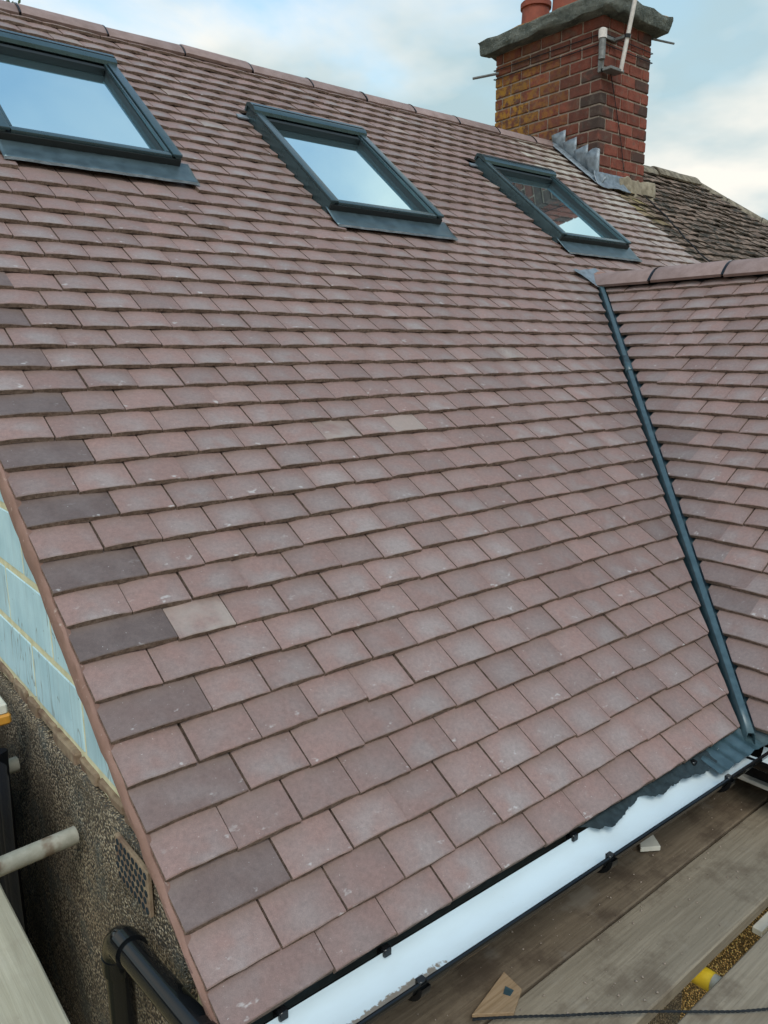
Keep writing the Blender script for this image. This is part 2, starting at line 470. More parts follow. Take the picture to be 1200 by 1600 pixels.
def tube_mat():
    m = MT('dirty scaffold tube', .7, .4, .25)
    n1 = m.noise(20, 5, .6)
    c = m.mix(m.ss(n1, .35, .65), (.30, .29, .23), (.42, .40, .33))
    c = m.mix(m.math('MULTIPLY', m.ss(m.noise(9, 4), .56, .66), .8), c, (.16, .10, .06))
    m.color(c); m.bump(n1, .3, .003)
    return m.m
M['tube'] = tube_mat()
def ground_mat():
    m = MT('pea shingle', .9, .3)
    v = m.n('ShaderNodeTexVoronoi'); v.inputs['Scale'].default_value = 75; m.l(m.pos, v.inputs['Vector'])
    sp = m.n('ShaderNodeSeparateColor'); m.l(v.outputs['Color'], sp.inputs[0])
    c = m.mix(sp.outputs[0], (.30, .22, .10), (.75, .58, .30))
    c = m.mix(m.ss(v.outputs['Distance'], .45, .8), c, (.05, .04, .025))
    c = m.mix(m.math('MULTIPLY', m.ss(m.noise(.35, 4), .5, .62), .7), c, (.06, .075, .03))
    m.color(c); m.bump(m.ss(v.outputs['Distance'], .8, .1), .8, .012)
    return m.m
M['ground'] = ground_mat()
M['shingle'] = plain('golden shingle', (.68, .52, .26), .8, .3, 0, .4, 60, .1)
M['leaf'] = plain('leaf green', (.060, .105, .035), .6, .4, 0, .35, 3, 0)
M['bark'] = plain('bark', (.09, .07, .05), .95, .2, 0, .3, 20, .5, .02)

# ------------------------------------------------------------ ground
bm = bmesh.new()
vs = [bm.verts.new(p) for p in ((-400, -400, 0), (400, -400, 0), (400, 400, 0), (-400, 400, 0))]
bm.faces.new(vs)
tag(bm_obj('ground', bm, M['ground']), 'brown pea shingle ground below the scaffold', 'ground', kind='structure')

# ------------------------------------------------------------ roof frames
TH = R(38.5); G = 0.107140; W = 0.165
CT, ST = math.cos(TH), math.sin(TH)
def P(x, s, n=0.0):                     # main slope: along the eaves, up the slope, out of it
    return Vector((x, s*CT - n*ST, s*ST + n*CT + EZ))
FM = Matrix(((1, 0, 0, 0), (0, CT, -ST, 0), (0, ST, CT, EZ), (0, 0, 0, 1)))
VX0, VDX = 1.945, 0.0803                # valley centre line: x = VX0 + VDX * course
def vx(s): return VX0 + VDX*s/G
TW = math.atan2(G*ST, VDX); CW, SW = math.cos(TW), math.sin(TW)
GW = G*ST/SW
def PW(a, s, n=0.0):                    # wing slope (faces -x): a runs along -y
    return Vector((VX0 + s*CW - n*SW, -a, s*SW + n*CW + EZ))
FW = Matrix(((0, CW, -SW, VX0), (-1, 0, 0, 0), (0, SW, CW, EZ), (0, 0, 0, 1)))
RIDGE_Y, RIDGE_S, NCOURSE = 3.97, 5.03, 47
PARTY_X = 5.86
WR_S = 1.700/SW                         # wing slope length to its ridge
WR_X = VX0 + WR_S*CW
TILT = math.atan(.160)
TT, TL = .0168, .265

house = empty('house', (0, 0, 0))
tag(house, 'house with freshly laid brown tile roof, three roof windows and brick chimney', 'house')

# ---- roof decks (battens and felt under the tiles)
def deck(name, pts, thick=.05, parent=house, mat=None):
    bm = bmesh.new()
    top = [bm.verts.new(p) for p in pts]
    n = (Vector(pts[1])-Vector(pts[0])).cross(Vector(pts[2])-Vector(pts[0])).normalized()
    if n.z < 0: n = -n
    bot = [bm.verts.new(Vector(p) - n*thick) for p in pts]
    bm.faces.new(top); bm.faces.new(bot[::-1])
    for i in range(len(pts)):
        j = (i+1) % len(pts); bm.faces.new((top[i], bot[i], bot[j], top[j]))
    return bm_obj(name, bm, mat or M['deck'], parent)
DN = -.052
main_roof = deck('main_roof', [P(.02, .03, DN), P(vx(0)+.02, .03, DN), P(vx(WR_S*SW/ST)+.02, WR_S*SW/ST, DN), P(PARTY_X, WR_S*SW/ST-.02, DN), P(PARTY_X, RIDGE_S, DN), P(.02, RIDGE_S, DN)])
wing_roof = deck('wing_roof', [PW(0.03, .03, DN), PW(1.9, .03, DN), PW(1.9, WR_S, DN), PW(-WR_S*SW/ST*CT+.03, WR_S, DN)])
ry, rz = RIDGE_Y, RIDGE_Y*math.tan(TH) + EZ
deck('back_roof_slope', [Vector((.02, ry+.02, rz-.07)), Vector((PARTY_X, ry+.02, rz-.07)), Vector((PARTY_X, 2*ry, EZ-.07)), Vector((.02, 2*ry, EZ-.07))], mat=M['ridge'])
wz = WR_S*SW + EZ
deck('wing_far_slope', [Vector((WR_X+.02, -1.9, wz-.07)), Vector((WR_X+.02, 2.1, wz-.07)), Vector((WR_X+2.1, .05, EZ-.07)), Vector((WR_X+2.1, -1.9, EZ-.07))], mat=M['ridge'])

# ---- tiles
def tile_template(w, seed, L=TL, jag=1.0):
    r = random.Random(seed)
    nx = 5
    verts, uv = [], []
    cam_ = .0046
    for i in range(nx):
        u = i/(nx-1) - .5
        arc = cam_*(1 - 4*u*u) * (w/W if w < W else 1)
        js = r.uniform(-1, 1)*.0017*jag; jn = r.uniform(-1, 1)*.0007*jag
        x = u*w
        for s, n in ((r.uniform(-.0012, .002)*jag, -TT + arc + r.uniform(-.0014, .0008)*jag), (js, arc - .0022 + jn), (js+.0024, arc + jn), (L, arc*.6), (L, arc*.6 - TT)):
            # tail lies on the courses below: tilt the whole tile
            c, q = math.cos(TILT), math.sin(TILT)
            verts.append((x, s*c + n*q, -s*q + n*c))
            uv.append((u + .5, s/G))
    faces, fm = [], []
    for i in range(nx-1):
        for k in range(5):
            a, b = i*5 + k, i*5 + (k+1) % 5
            faces.append((a, a+5, b+5, b)); fm.append(1 if k in (0,) else 0)
    faces.append(tuple(range(5))[::-1][::-1]); fm.append(1)
    faces.append(tuple((nx-1)*5 + k for k in range(5))[::-1]); fm.append(1)
    faces = [f[::-1] for f in faces]
    return verts, uv, faces, fm
TEMPL = {}
def templ(kind, k):
    key = (kind, k)
    if key not in TEMPL:
        w = {'full': W-.0042, 'wide': 1.5*W-.0042, 'eave': W-.0042}[kind]
        TEMPL[key] = tile_template(w, hash(kind) % 97 if False else len(TEMPL)*3+11, TL if kind != 'eave' else .17)
    return TEMPL[key]
def make_mesh(name, verts, uv, faces, fm, mats, tv=None):
    me = bpy.data.meshes.new(name)
    me.from_pydata(verts, [], faces)
    for m in mats: me.materials.append(m)
    me.polygons.foreach_set('material_index', fm)
    ul = me.uv_layers.new(name='UVMap')
    li = [0]*len(me.loops); me.loops.foreach_get('vertex_index', li)
    flat = []
    for v in li: flat.extend(uv[v])
    ul.data.foreach_set('uv', flat)
    if tv is not None:
        at = me.color_attributes.new('tv', 'FLOAT_COLOR', 'POINT')
        flat = []
        for c in tv: flat.extend((c[0], c[1], c[2], 1.0))
        at.data.foreach_set('color', flat)
    me.polygons.foreach_set('use_smooth', [True]*len(faces))
    me.set_sharp_from_angle(angle=R(28))
    me.update()
    return me
SHARED = {}
def cut_tile(verts, uv, faces, fm, planes):
    bm = bmesh.new()
    ul = bm.loops.layers.uv.new('UVMap')
    bv = [bm.verts.new(v) for v in verts]
    for f, m_ in zip(faces, fm):
        nf = bm.faces.new([bv[i] for i in f]); nf.material_index = m_
    for co, no in planes:
        res = bmesh.ops.bisect_plane(bm, geom=bm.verts[:] + bm.edges[:] + bm.faces[:], plane_co=co, plane_no=no, clear_outer=True, dist=1e-5)
        edges = [e for e in res['geom_cut'] if isinstance(e, bmesh.types.BMEdge) and e.is_valid and e.is_boundary]
        if edges:
            fr = bmesh.ops.holes_fill(bm, edges=edges)
            for f in fr['faces']: f.material_index = 1
        if not bm.verts: break
    bm.verts.index_update()
    w = max(v[0] for v in verts)*2
    v2 = [tuple(v.co) for v in bm.verts]
    f2 = [tuple(v.index for v in f.verts) for f in bm.faces]
    m2 = [f.material_index for f in bm.faces]
    u2 = [(v[0]/w + .5, v[1]/G) for v in v2]
    bm.free()
    return v2, u2, f2, m2

tiles = []     # dicts waiting to become objects or field
def area_px(F, x, s, w):
    pts = [project(F @ Vector((x + i*w/2, s + j, 0)).to_4d().to_3d() if False else (F @ Vector((x + i*w/2, s + j, 0)))) for i, j in ((-1, 0), (1, 0), (1, G), (-1, G))]
    if min(p[2] for p in pts) < .1: return 0
    cx = sum(p[0] for p in pts)/4; cy = sum(p[1] for p in pts)/4
    if not (-40 < cx < 1240 and -20 < cy < 1640): return 0
    a = 0
    for i in range(4):
        q, t = pts[i], pts[(i+1) % 4]; a += q[0]*t[1] - t[0]*q[1]
    return abs(a)/2
def add_tile(F, x, s, kind='full', planes=(), dark=0.0, dust=0.0, roof=None, n=0.0, tone=None, rank=True):
    k = rnd.randrange(8)
    tpl = templ(kind, k)
    w = W*1.5 if kind == 'wide' else W
    jx, js, jn = rnd.gauss(0, .0008), rnd.gauss(0, .0018), rnd.gauss(0, .0011)
    rot = Matrix.Rotation(rnd.gauss(0, .0035), 4, 'Z') @ Matrix.Rotation(rnd.gauss(0, .008), 4, 'Y') @ Matrix.Rotation(rnd.gauss(0, .004), 4, 'X')
    mat = F @ Matrix.Translation((x + jx, s + js, n + jn)) @ rot
    if planes:
        loc = [((co[0]-x, co[1]-s, 0), no) for co, no in planes]
        data = cut_tile(*tpl, loc)
        if len(data[2]) < 4: return
    else: data = None
    tiles.append(dict(m=mat, kind=kind, k=k, data=data, tv=(rnd.random() if tone is None else tone, dark, dust), roof=roof,
                      a=area_px(F, x, s, w) * (.6 if planes else 1) if rank else 0))

# windows: (x0, x1, s0, s1) outer frame
WINS = [(.455, 1.275, 3.385, 4.435), (2.025, 2.845, 3.150, 4.205), (3.975, 4.795, 3.150, 4.200)]
APRON = .128
def eave_shift(x): return max(0.0, .024*(1 - x/1.5))
VM = .030          # tile edge stands this far from the valley centre, square to the eaves
vdir = Vector((VDX, G, 0)).normalized(); vno = Vector((vdir.y, -vdir.x, 0))    # points right of the valley line
for c in range(NCOURSE):
    s = c*G
    top_s = s + G
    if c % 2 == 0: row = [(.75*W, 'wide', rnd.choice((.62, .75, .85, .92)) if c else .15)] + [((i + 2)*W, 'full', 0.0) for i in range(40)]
    else: row = [((i + .5)*W, 'full', 0.0) for i in range(41)]
    for x, kind, dark in row:
        hw = (.75 if kind == 'wide' else .5)*W
        if x - hw > PARTY_X - .03: continue
        planes = []
        if x + hw > PARTY_X: planes.append(((PARTY_X, 0, 0), (1, 0, 0)))
        if s + TL > RIDGE_S: planes.append(((0, RIDGE_S - .005, 0), (0, 1, 0)))
        if s < WR_S*SW/ST + .05:
            ev = vx(s) - VM - .003
            if x - hw > vx(s + TL) - .02: continue
            if x + hw > ev - .002:
                if x - hw > ev + .11: continue
                planes.append(((ev, s, 0), vno))
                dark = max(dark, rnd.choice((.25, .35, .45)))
            if x - hw > vx(top_s) + .4: continue
        else:
            if s < WR_S*SW/ST + .12 and x > WR_X + .12 and False: continue
        skip = False
        for (x0, x1, s0, s1) in WINS:
            if s > s1 + .03 or top_s < s0 - APRON + .02: continue
            xl, xr = x0 - .004, x1 + .004
            if s < s0 - .03: xl, xr = x0 + .035, x1 + .030
            if x - hw >= xl - .004 and x + hw <= xr + .004: skip = True
            elif x - hw < xl < x + hw:
                if xl - (x - hw) < .012: skip = True
                else: planes.append(((xl, 0, 0), (1, 0, 0)))
            elif x - hw < xr < x + hw:
                if x + hw - xr < .012: skip = True
                else: planes.append(((xr, 0, 0), (-1, 0, 0)))
        if skip: continue
        # chimney stands on the slope here
        if x - hw > 5.72 - .03 and s > 4.30: continue
        dust = 0.0
        if x > 4.85: dust = max(0, min(1, (x - 4.95)*1.5)) * (.55 if s < 3.6 else .85) * rnd.uniform(.6, 1)
        if x > 5.0 and s > 4.2: dust = rnd.uniform(.6, 1)
        if rnd.random() < .012 and not dark and x > .5: dust = .3
        if c == 8 and abs(x - 2*W) < .01: dust = .36
        add_tile(FM, x, s + (eave_shift(x) if c == 0 else 0), kind, planes, dark, dust, 'main')
        if c == 0 and x - hw < 1.8 and kind != 'eave':       # double course at the eaves
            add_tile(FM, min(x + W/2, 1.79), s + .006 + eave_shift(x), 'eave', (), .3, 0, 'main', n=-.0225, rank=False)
# short eaves fillers at the ridge are covered by the ridge tiles

# wing: a = -y ; valley at a = -y where  y = course*G*CT
def va(s): return -(s/GW)*G*CT          # a of the valley line at wing slope s
vwd = Vector((-G*CT, GW, 0)).normalized(); vwn = Vector((-vwd.y, vwd.x, 0))
if vwn.x > 0: vwn = -vwn                # points to the valley side
ncw = int(WR_S/GW)
for c in range(ncw + 1):
    s = c*GW
    off = 0.0 if c % 2 else W/2
    lim = va(s) + VM + .005
    i0 = math.floor((va(s + TL) - .3)/W)
    row = [i0*W + off + i*W - .035 for i in range(40)]
    first = True
    for x in row:
        if x > 1.9: break
        hw = W/2
        if x + hw < lim + .045: continue
        kind, planes, dark = 'full', [], 0.0
        if first:
            first = False
            if x + hw - lim < W*.85 or True:
                # tile and a half against the valley
                if x + hw - lim < .75*W: x_ = x + hw; x = x_ - .25*W + .5*W - .25*W; 
                kind = 'wide'; xr = x + hw if x + hw - lim >= .75*W else x + hw
                x = xr - .75*W; hw = .75*W
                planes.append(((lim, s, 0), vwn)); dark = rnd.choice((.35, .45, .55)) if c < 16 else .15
        if s + TL > WR_S: planes.append(((0, WR_S - .02, 0), (0, 1, 0)))
        add_tile(FW, x, s, kind, planes, dark, rnd.choice((0, 0, 0, .25)) if rnd.random() < .06 else 0, 'wing')
tiles.sort(key=lambda d: -d['a'])
NI = 300
parents = {'main': main_roof, 'wing': wing_roof}
field = {'main': ([], [], [], [], []), 'wing': ([], [], [], [], [])}
for i, t in enumerate(tiles):
    if i < NI and t['a'] > 0:
        if t['data'] is None:
            key = (t['kind'], t['k'])
            if key not in SHARED: SHARED[key] = make_mesh('roof_tile', *templ(*key), [M['tile_o'], M['edge']])
            me = SHARED[key]
        else: me = make_mesh('roof_tile', *t['data'], [M['tile_o'], M['edge']])
        o = bpy.data.objects.new('roof_tile', me)
        link(o, parents[t['roof']]); o.matrix_basis = t['m']; o.color = (*t['tv'], 1)
    else:
        v, u, f, fm = t['data'] if t['data'] else templ(t['kind'], t['k'])
        V, U, Fc, FMm, TV = field[t['roof']]
        b = len(V)
        V.extend(tuple(t['m'] @ Vector(q)) for q in v); U.extend(u)
        Fc.extend(tuple(b + j for j in q) for q in f); FMm.extend(fm); TV.extend([t['tv']]*len(v))
for k, (V, U, Fc, FMm, TV) in field.items():
    if V:
        me = make_mesh('roof_tiles', V, U, Fc, FMm, [M['tile_a'], M['edge']], TV)
        tag(link(bpy.data.objects.new('roof_tiles', me), parents[k]), kind='stuff')

# ---- ridges
def ridge_tile_mesh(length, r, drop, tk=.014, n=12, seed=1):
    """half-round ridge tile along local x, apex at z = 0 of the crown line + rise"""
    rr = random.Random(seed)
    bm = bmesh.new()
    rings = []
    for x in (0, .006, length-.006, length):
        sh = .003 if x in (0, length) else 0
        ro, ri = [], []
        for k in range(n+1):
            t = -1 + 2*k/n
            y = t*r
            z = -drop*(abs(t)**2.1)
            ro.append(bm.verts.new((x, y*(1 - sh/r), z - sh)))
            ri.append(bm.verts.new((x, y*(1 - tk/r), z - tk)))
        rings.append((ro, ri))
    for i in range(3):
        for k in range(n):
            bm.faces.new((rings[i][0][k], rings[i+1][0][k], rings[i+1][0][k+1], rings[i][0][k+1]))
            bm.faces.new((rings[i][1][k+1], rings[i+1][1][k+1], rings[i+1][1][k], rings[i][1][k]))
        for k in (0, n):
            bm.faces.new((rings[i][0][k], rings[i][1][k], rings[i+1][1][k], rings[i+1][0][k]))
    for i in (0, 3):
        for k in range(n): bm.faces.new((rings[i][0][k], rings[i][0][k+1], rings[i][1][k+1], rings[i][1][k]))
    bmesh.ops.recalc_face_normals(bm, faces=bm.faces)
    me = bpy.data.meshes.new('ridge_tile'); bm.to_mesh(me); bm.free()
    me.polygons.foreach_set('use_smooth', [True]*len(me.polygons)); me.set_sharp_from_angle(angle=R(35))
    return me
def ridge_run(name, origin, direction, length, pitch, r, drop, first=0.0, mat=None, union=True, gap=.012, parent=None, jit=.003, uw=.012):
    root = empty(name, origin, parent or house)
    me = ridge_tile_mesh(pitch - gap, r, drop); me.materials.append(mat or M['ridge'])
    ang = math.atan2(direction.y, direction.x); pit = math.asin(direction.z/direction.length)
    root.rotation_euler = (0, -pit, ang)
    x = first
    um = None
    while x < length - .03:
        o = bpy.data.objects.new('ridge_tile', me); link(o, root)
        o.location = (x, rnd.gauss(0, jit), rnd.gauss(0, jit)); o.rotation_euler = (0, rnd.gauss(0, .006), rnd.gauss(0, .006))
        L = min(1.0, (length - x)/pitch)
        o.scale = (L, 1, 1)
        if union and x + pitch < length:
            if um is None:
                bm = bmesh.new(); n = 12; rg = []
                for xx in (0, uw):
                    for e in (.0025, -.012):
                        rg.append([bm.verts.new((xx, (-1 + 2*k/n)*(r + e*.6), -drop*abs(-1 + 2*k/n)**2.1 + e)) for k in range(n+1)])
                for k in range(n):
                    for a_, b_ in ((0, 2), (2, 3), (3, 1), (1, 0)): bm.faces.new((rg[a_][k], rg[a_][k+1], rg[b_][k+1], rg[b_][k]))
                bmesh.ops.recalc_face_normals(bm, faces=bm.faces)
                um = bpy.data.meshes.new('ridge_union'); bm.to_mesh(um); bm.free(); um.materials.append(M['black'])
            u = bpy.data.objects.new('ridge_union', um); link(u, root); u.location = (x + pitch - gap - .002, 0, .001)
        x += pitch
    return root
ridge_run('main_ridge', (-.03, RIDGE_Y, rz + .008), Vector((1, 0, 0)), 5.68, .4915, .112, .078, first=.015, uw=.008)
ridge_run('wing_ridge', (WR_X, 2.10, wz + .036), Vector((0, -1, 0)), 4.0, .4670, .118, .085, first=-.045, uw=.015)
# bedding fillets under the ridges
def fillet(name, a, b, half, z0, z1, mat, parent=house):
    a, b = Vector(a), Vector(b); d = (b-a).normalized(); p = Vector((-d.y, d.x, 0))
    bm = bmesh.new()
    c = []
    for z, h in ((z0, half), (z1, half*.25)):
        c += [a - p*h + Vector((0, 0, z)), b - p*h + Vector((0, 0, z)), b + p*h + Vector((0, 0, z)), a + p*h + Vector((0, 0, z))]
    add_hex(bm, c)
    return bm_obj(name, bm, mat, parent)
fillet('ridge_bedding', (-.02, RIDGE_Y, rz), (5.66, RIDGE_Y, rz), .10, -.10, -.03, M['deck'])
fillet('wing_ridge_bedding', (WR_X, 2.06, wz), (WR_X, -1.88, wz), .105, -.10, -.03, M['deck'])
# clay end of the wing ridge, against the main slope
bm = bmesh.new()
add_tube(bm, [(WR_X - .03, 2.085, wz - .045), (WR_X, 2.125, wz - .02), (WR_X + .03, 2.13, wz - .02)], [.055, .07, .05], 10)
bm_obj('ridge_end_mortar', bm, M['verge'], house, 50)

# ---- valley trough with its raised roll
def valley():
    s_end = WR_S*SW/ST - .02
    sl = [-.055 + i*(s_end + .055)/30 for i in range(31)]
    # profile: (offset square to the valley in plan, rise above the valley line measured straight up)
    hs = Vector((VDX, G*CT)).normalized(); pr = Vector((hs.y, -hs.x))      # plan normal, to the right
    tl = (G*ST/math.hypot(VDX, G*CT))                                       # rise along the valley per plan metre
    # plane heights left and right of the valley line, per metre square offset
    kl = -pr.y*math.tan(TH); kr = pr.x*math.tan(TW)
    prof = [(-.15, .15*kl - .045), (-.044, .044*kl - .055), (-.038, .038*kl - .045), (-.020, -.034), (-.0175, -.010), (-.014, .018), (-.0115, .024), (-.009, .0255), (.009, .0255), (.0115, .024), (.014, .018), (.0175, -.010), (.020, -.034), (.044, .044*kr - .045), (.15, .15*kr - .045)]
    vs, fs = [], []
    for s in sl:
        base = Vector((vx(s), s*CT, s*ST + EZ))
        for o, h in prof: vs.append((base.x + pr.x*o, base.y + pr.y*o, base.z + h + .004))
    n = len(prof)
    for i in range(len(sl)-1):
        for k in range(n-1): fs.append((i*n+k, i*n+k+1, (i+1)*n+k+1, (i+1)*n+k))
    o = mesh_obj('valley_trough', vs, fs, M['grp'], house, smooth=30)
    md = o.modifiers.new('thick', 'SOLIDIFY'); md.thickness = .003; md.offset = -1
    # joint in the roll one third of the way down
    s = 17.6*G; b = Vector((vx(s), s*CT, s*ST + EZ))
    vv, ff = [], []
    for ds in (0, .12):
        b = Vector((vx(s - ds), (s - ds)*CT, (s - ds)*ST + EZ))
        for q in ((-.0182, -.010), (-.0148, .018), (-.0120, .0255), (.0120, .0255), (.0148, .018), (.0182, -.010)): vv.append((b.x + pr.x*q[0], b.y + pr.y*q[0], b.z + q[1] + .006))
    for k in range(5): ff.append((k, k+1, 6+k+1, 6+k))
    j = mesh_obj('trough_lap', vv, ff, M['grp'], o, smooth=30); md = j.modifiers.new('thick', 'SOLIDIFY'); md.thickness = .003
    # saddle of soft flashing at the head
    st = WR_S*SW/ST
    def sad(u, v):
        x = vx(st) - .20 + u*.27; s_ = st + .075 - v*(.03 + .21*math.sin(u*math.pi*.9))
        return P(x, s_, .012 + .02*math.exp(-((u-.75)/.2)**2) + .004*math.sin(u*17))
    q = grid_obj('valley_saddle', sad, 14, 6, M['lead'], o)
    # ribbed apron of the trough over the eaves corner
    def fan(u, v):
        x = 1.66 + u*.25
        d = .030 + .085*v
        yy = .040 - d*.95 + .02*(1-v)
        return Vector((x + v*.03*u, yy, max(EZ - .020 - v*.030 + .004*math.sin(u*26) + .02*u*u*(1-v), EZ - .030 - .82*math.sqrt(max(0, .056**2 - (yy + .020 + .021*(x + .04))**2)) + .004)))
    q = grid_obj('trough_apron', fan, 40, 5, M['grp'], o)
    return o
valley()

# ---- verge: mortar face along the gable edge
def verge_drop(y):
    for (a, da), (b, db) in zip(((-.3, .042), (.15, .045), (.39, .062), (.75, .094), (1.0, .097), (6, .085)), ((.15, .045), (.39, .062), (.75, .094), (1.0, .097), (6, .085), (9, .08))):
        if a <= y <= b: return da + (db-da)*(y-a)/(b-a)
    return .08
bm = bmesh.new(); rings = []
N = 150
for i in range(N+1):
    y = -.005 + i*(RIDGE_Y - .03)/N
    z = y*math.tan(TH) + EZ
    d = verge_drop(y)
    w1 = .004*noise.noise((y*9, 1.3, 0)); w2 = .004*noise.noise((y*23, 7.3, 0))
    fr = (y/CT/G) % 1.0
    top = -.007 - .020*fr + w2*.4
    pts = [(.050, y, z - .050), (-.0005 + w1*.15, y, z + top), (-.006 + w1, y, z + top - .006), (-.010 + w1, y, z - d*.5 + w2), (-.008 + w2, y, z - d + .004), (-.002, y, z - d), (.060, y, z - d - .002)]
    rings.append([bm.verts.new(p) for p in pts])
for i in range(N):
    for k in range(len(rings[0])-1): bm.faces.new((rings[i][k], rings[i][k+1], rings[i+1][k+1], rings[i+1][k]))
bm.faces.new(rings[0]); bm.faces.new(rings[-1])
bm_obj('verge_mortar', bm, M['verge'], house, 40)

# ---- walls
GX = .055                                   # outer face of the gable blockwork
BED0, BH = .190, .197                       # first bed joint above the eaves, block course height
bm = bmesh.new()
GM = GX - .001
pl = [(GM, .25, 0), (GM, 2*RIDGE_Y-.25, 0), (GM, 2*RIDGE_Y-.25, .25*math.tan(TH)+EZ-.08), (GM, RIDGE_Y, rz-.08), (GM, .25, .25*math.tan(TH)+EZ-.08)]
a = [bm.verts.new(p) for p in pl]; b = [bm.verts.new((p[0]+.20, p[1], p[2])) for p in pl]
bm.faces.new(a); bm.faces.new(b)
for i in range(5): bm.faces.new((a[i], b[i], b[(i+1) % 5], a[(i+1) % 5]))
gable = bm_obj('gable_wall', bm, M['mortar'], house)
k = 0
for row in range(6):
    z0 = BED0 + row*BH + .011; z1 = BED0 + (row+1)*BH - .011
    yo = (-.02 if row % 2 == 0 else .20)
    y = yo
    while y < 2.9:
        y0, y1 = max(y + .009, .26), y + .44 - .009
        y += .44
        if y1 - y0 < .05: continue
        # clip under the verge: lower edge of roof minus the mortar
        bmk = bmesh.new(); add_box(bmk, GX - .004, GX + .09, y0, y1, z0 + EZ, z1 + EZ, .003)
        co = Vector((0, 0, EZ - .050)); no = Vector((0, -ST, CT))
        r_ = bmesh.ops.bisect_plane(bmk, geom=bmk.verts[:]+bmk.edges[:]+bmk.faces[:], plane_co=co, plane_no=no, clear_outer=True)
        if len(bmk.faces) < 4: bmk.free(); continue
        ed = [e for e in r_['geom_cut'] if isinstance(e, bmesh.types.BMEdge) and e.is_valid and e.is_boundary]
        if ed: bmesh.ops.holes_fill(bmk, edges=ed)
        bm_obj('concrete_block', bmk, M['block'], gable)
# band of bedding and broken brick under the blocks, then the pebbledash
def dashf(u, v):
    y = .252 + u*(2*RIDGE_Y - .5); z = .0 + v*(BED0 + EZ - .045)
    if v == 1: z += .016*noise.noise((y*5, 2, 0)) + .012*noise.noise((y*17, 5, 0))
    return Vector((GX - .026 + .010*noise.noise((y*3, z*3, 0)) + .004*noise.noise((y*11, z*11, 4)), y, z))
d_ = grid_obj('pebbledash_render', dashf, 160, 60, M['dash'], gable)
md = d_.modifiers.new('thick', 'SOLIDIFY'); md.thickness = .03; md.offset = 1
y = .46
M['brick_band'] = mortar_mat('broken brick and bedding', (.15, .095, .065), (.30, .23, .15))
while y < 2.6:
    ln = rnd.uniform(.10, .215)
    h0 = rnd.uniform(.028, .052)
    bm = bmesh.new(); add_box(bm, GX - .010 - rnd.uniform(0, .010), GX + .05, y, y + ln, BED0 - h0 + EZ, BED0 - rnd.uniform(.003, .010) + EZ, .005)
    bmesh.ops.subdivide_edges(bm, edges=bm.edges[:], cuts=2, use_grid_fill=True)
    for v in bm.verts:
        v.co += Vector((noise.noise(v.co*31), noise.noise(v.co*29 + Vector((3, 0, 0))), noise.noise(v.co*33 + Vector((0, 7, 0)))))*.005
    bm_obj('brick', bm, M['brick_band'], gable)
    y += ln + rnd.uniform(.006, .03)
# perforated brick left in the gable near the eaves
pb = box_obj('perforated_brick', GX - .045, GX - .034, .375, .562, .030 + EZ, .143 + EZ, M['brick_band'], gable, .002)
for i in range(8):
    for j in range(5):
        bm = bmesh.new(); yy = .387 + i*.0225 + (j % 2)*.009; zz_ = .043 + j*.0215 + EZ
        add_tube(bm, [(GX - .0465, yy, zz_), (GX - .0448, yy, zz_)], .0082, 8)
        bm_obj('hole', bm, M['hole'], pb)
# front walls under the eaves, fascias
box_obj('front_wall', GX + .03, 2.5, .29, .50, 0, EZ - .02, M['dash'], house)
box_obj('fascia', .03, 1.98, .062, .084, EZ - .20, EZ - .012, M['felt'], house)
box_obj('soffit', .03, 2.0, .084, .30, EZ - .19, EZ - .178, M['white'], house)
box_obj('wing_wall', 2.26, 2.46, -1.75, .295, 0, EZ + .1, M['dash_lit'], house)
box_obj('wing_end_wall', 2.46, WR_X + 1.8, -1.75, -1.55, 0, EZ + .1, M['dash'], house)
box_obj('wing_fascia', 2.005, 2.025, -1.88, .02, EZ - .215, EZ - .02, M['black'], house)
box_obj('wing_soffit_board', 1.985, 2.25, -1.88, .035, EZ - .232, EZ - .217, M['white'], house, .002)
box_obj('back_wall', GX + .03, PARTY_X, 2*RIDGE_Y - .45, 2*RIDGE_Y - .25, 0, EZ + .1, M['dash'], house)

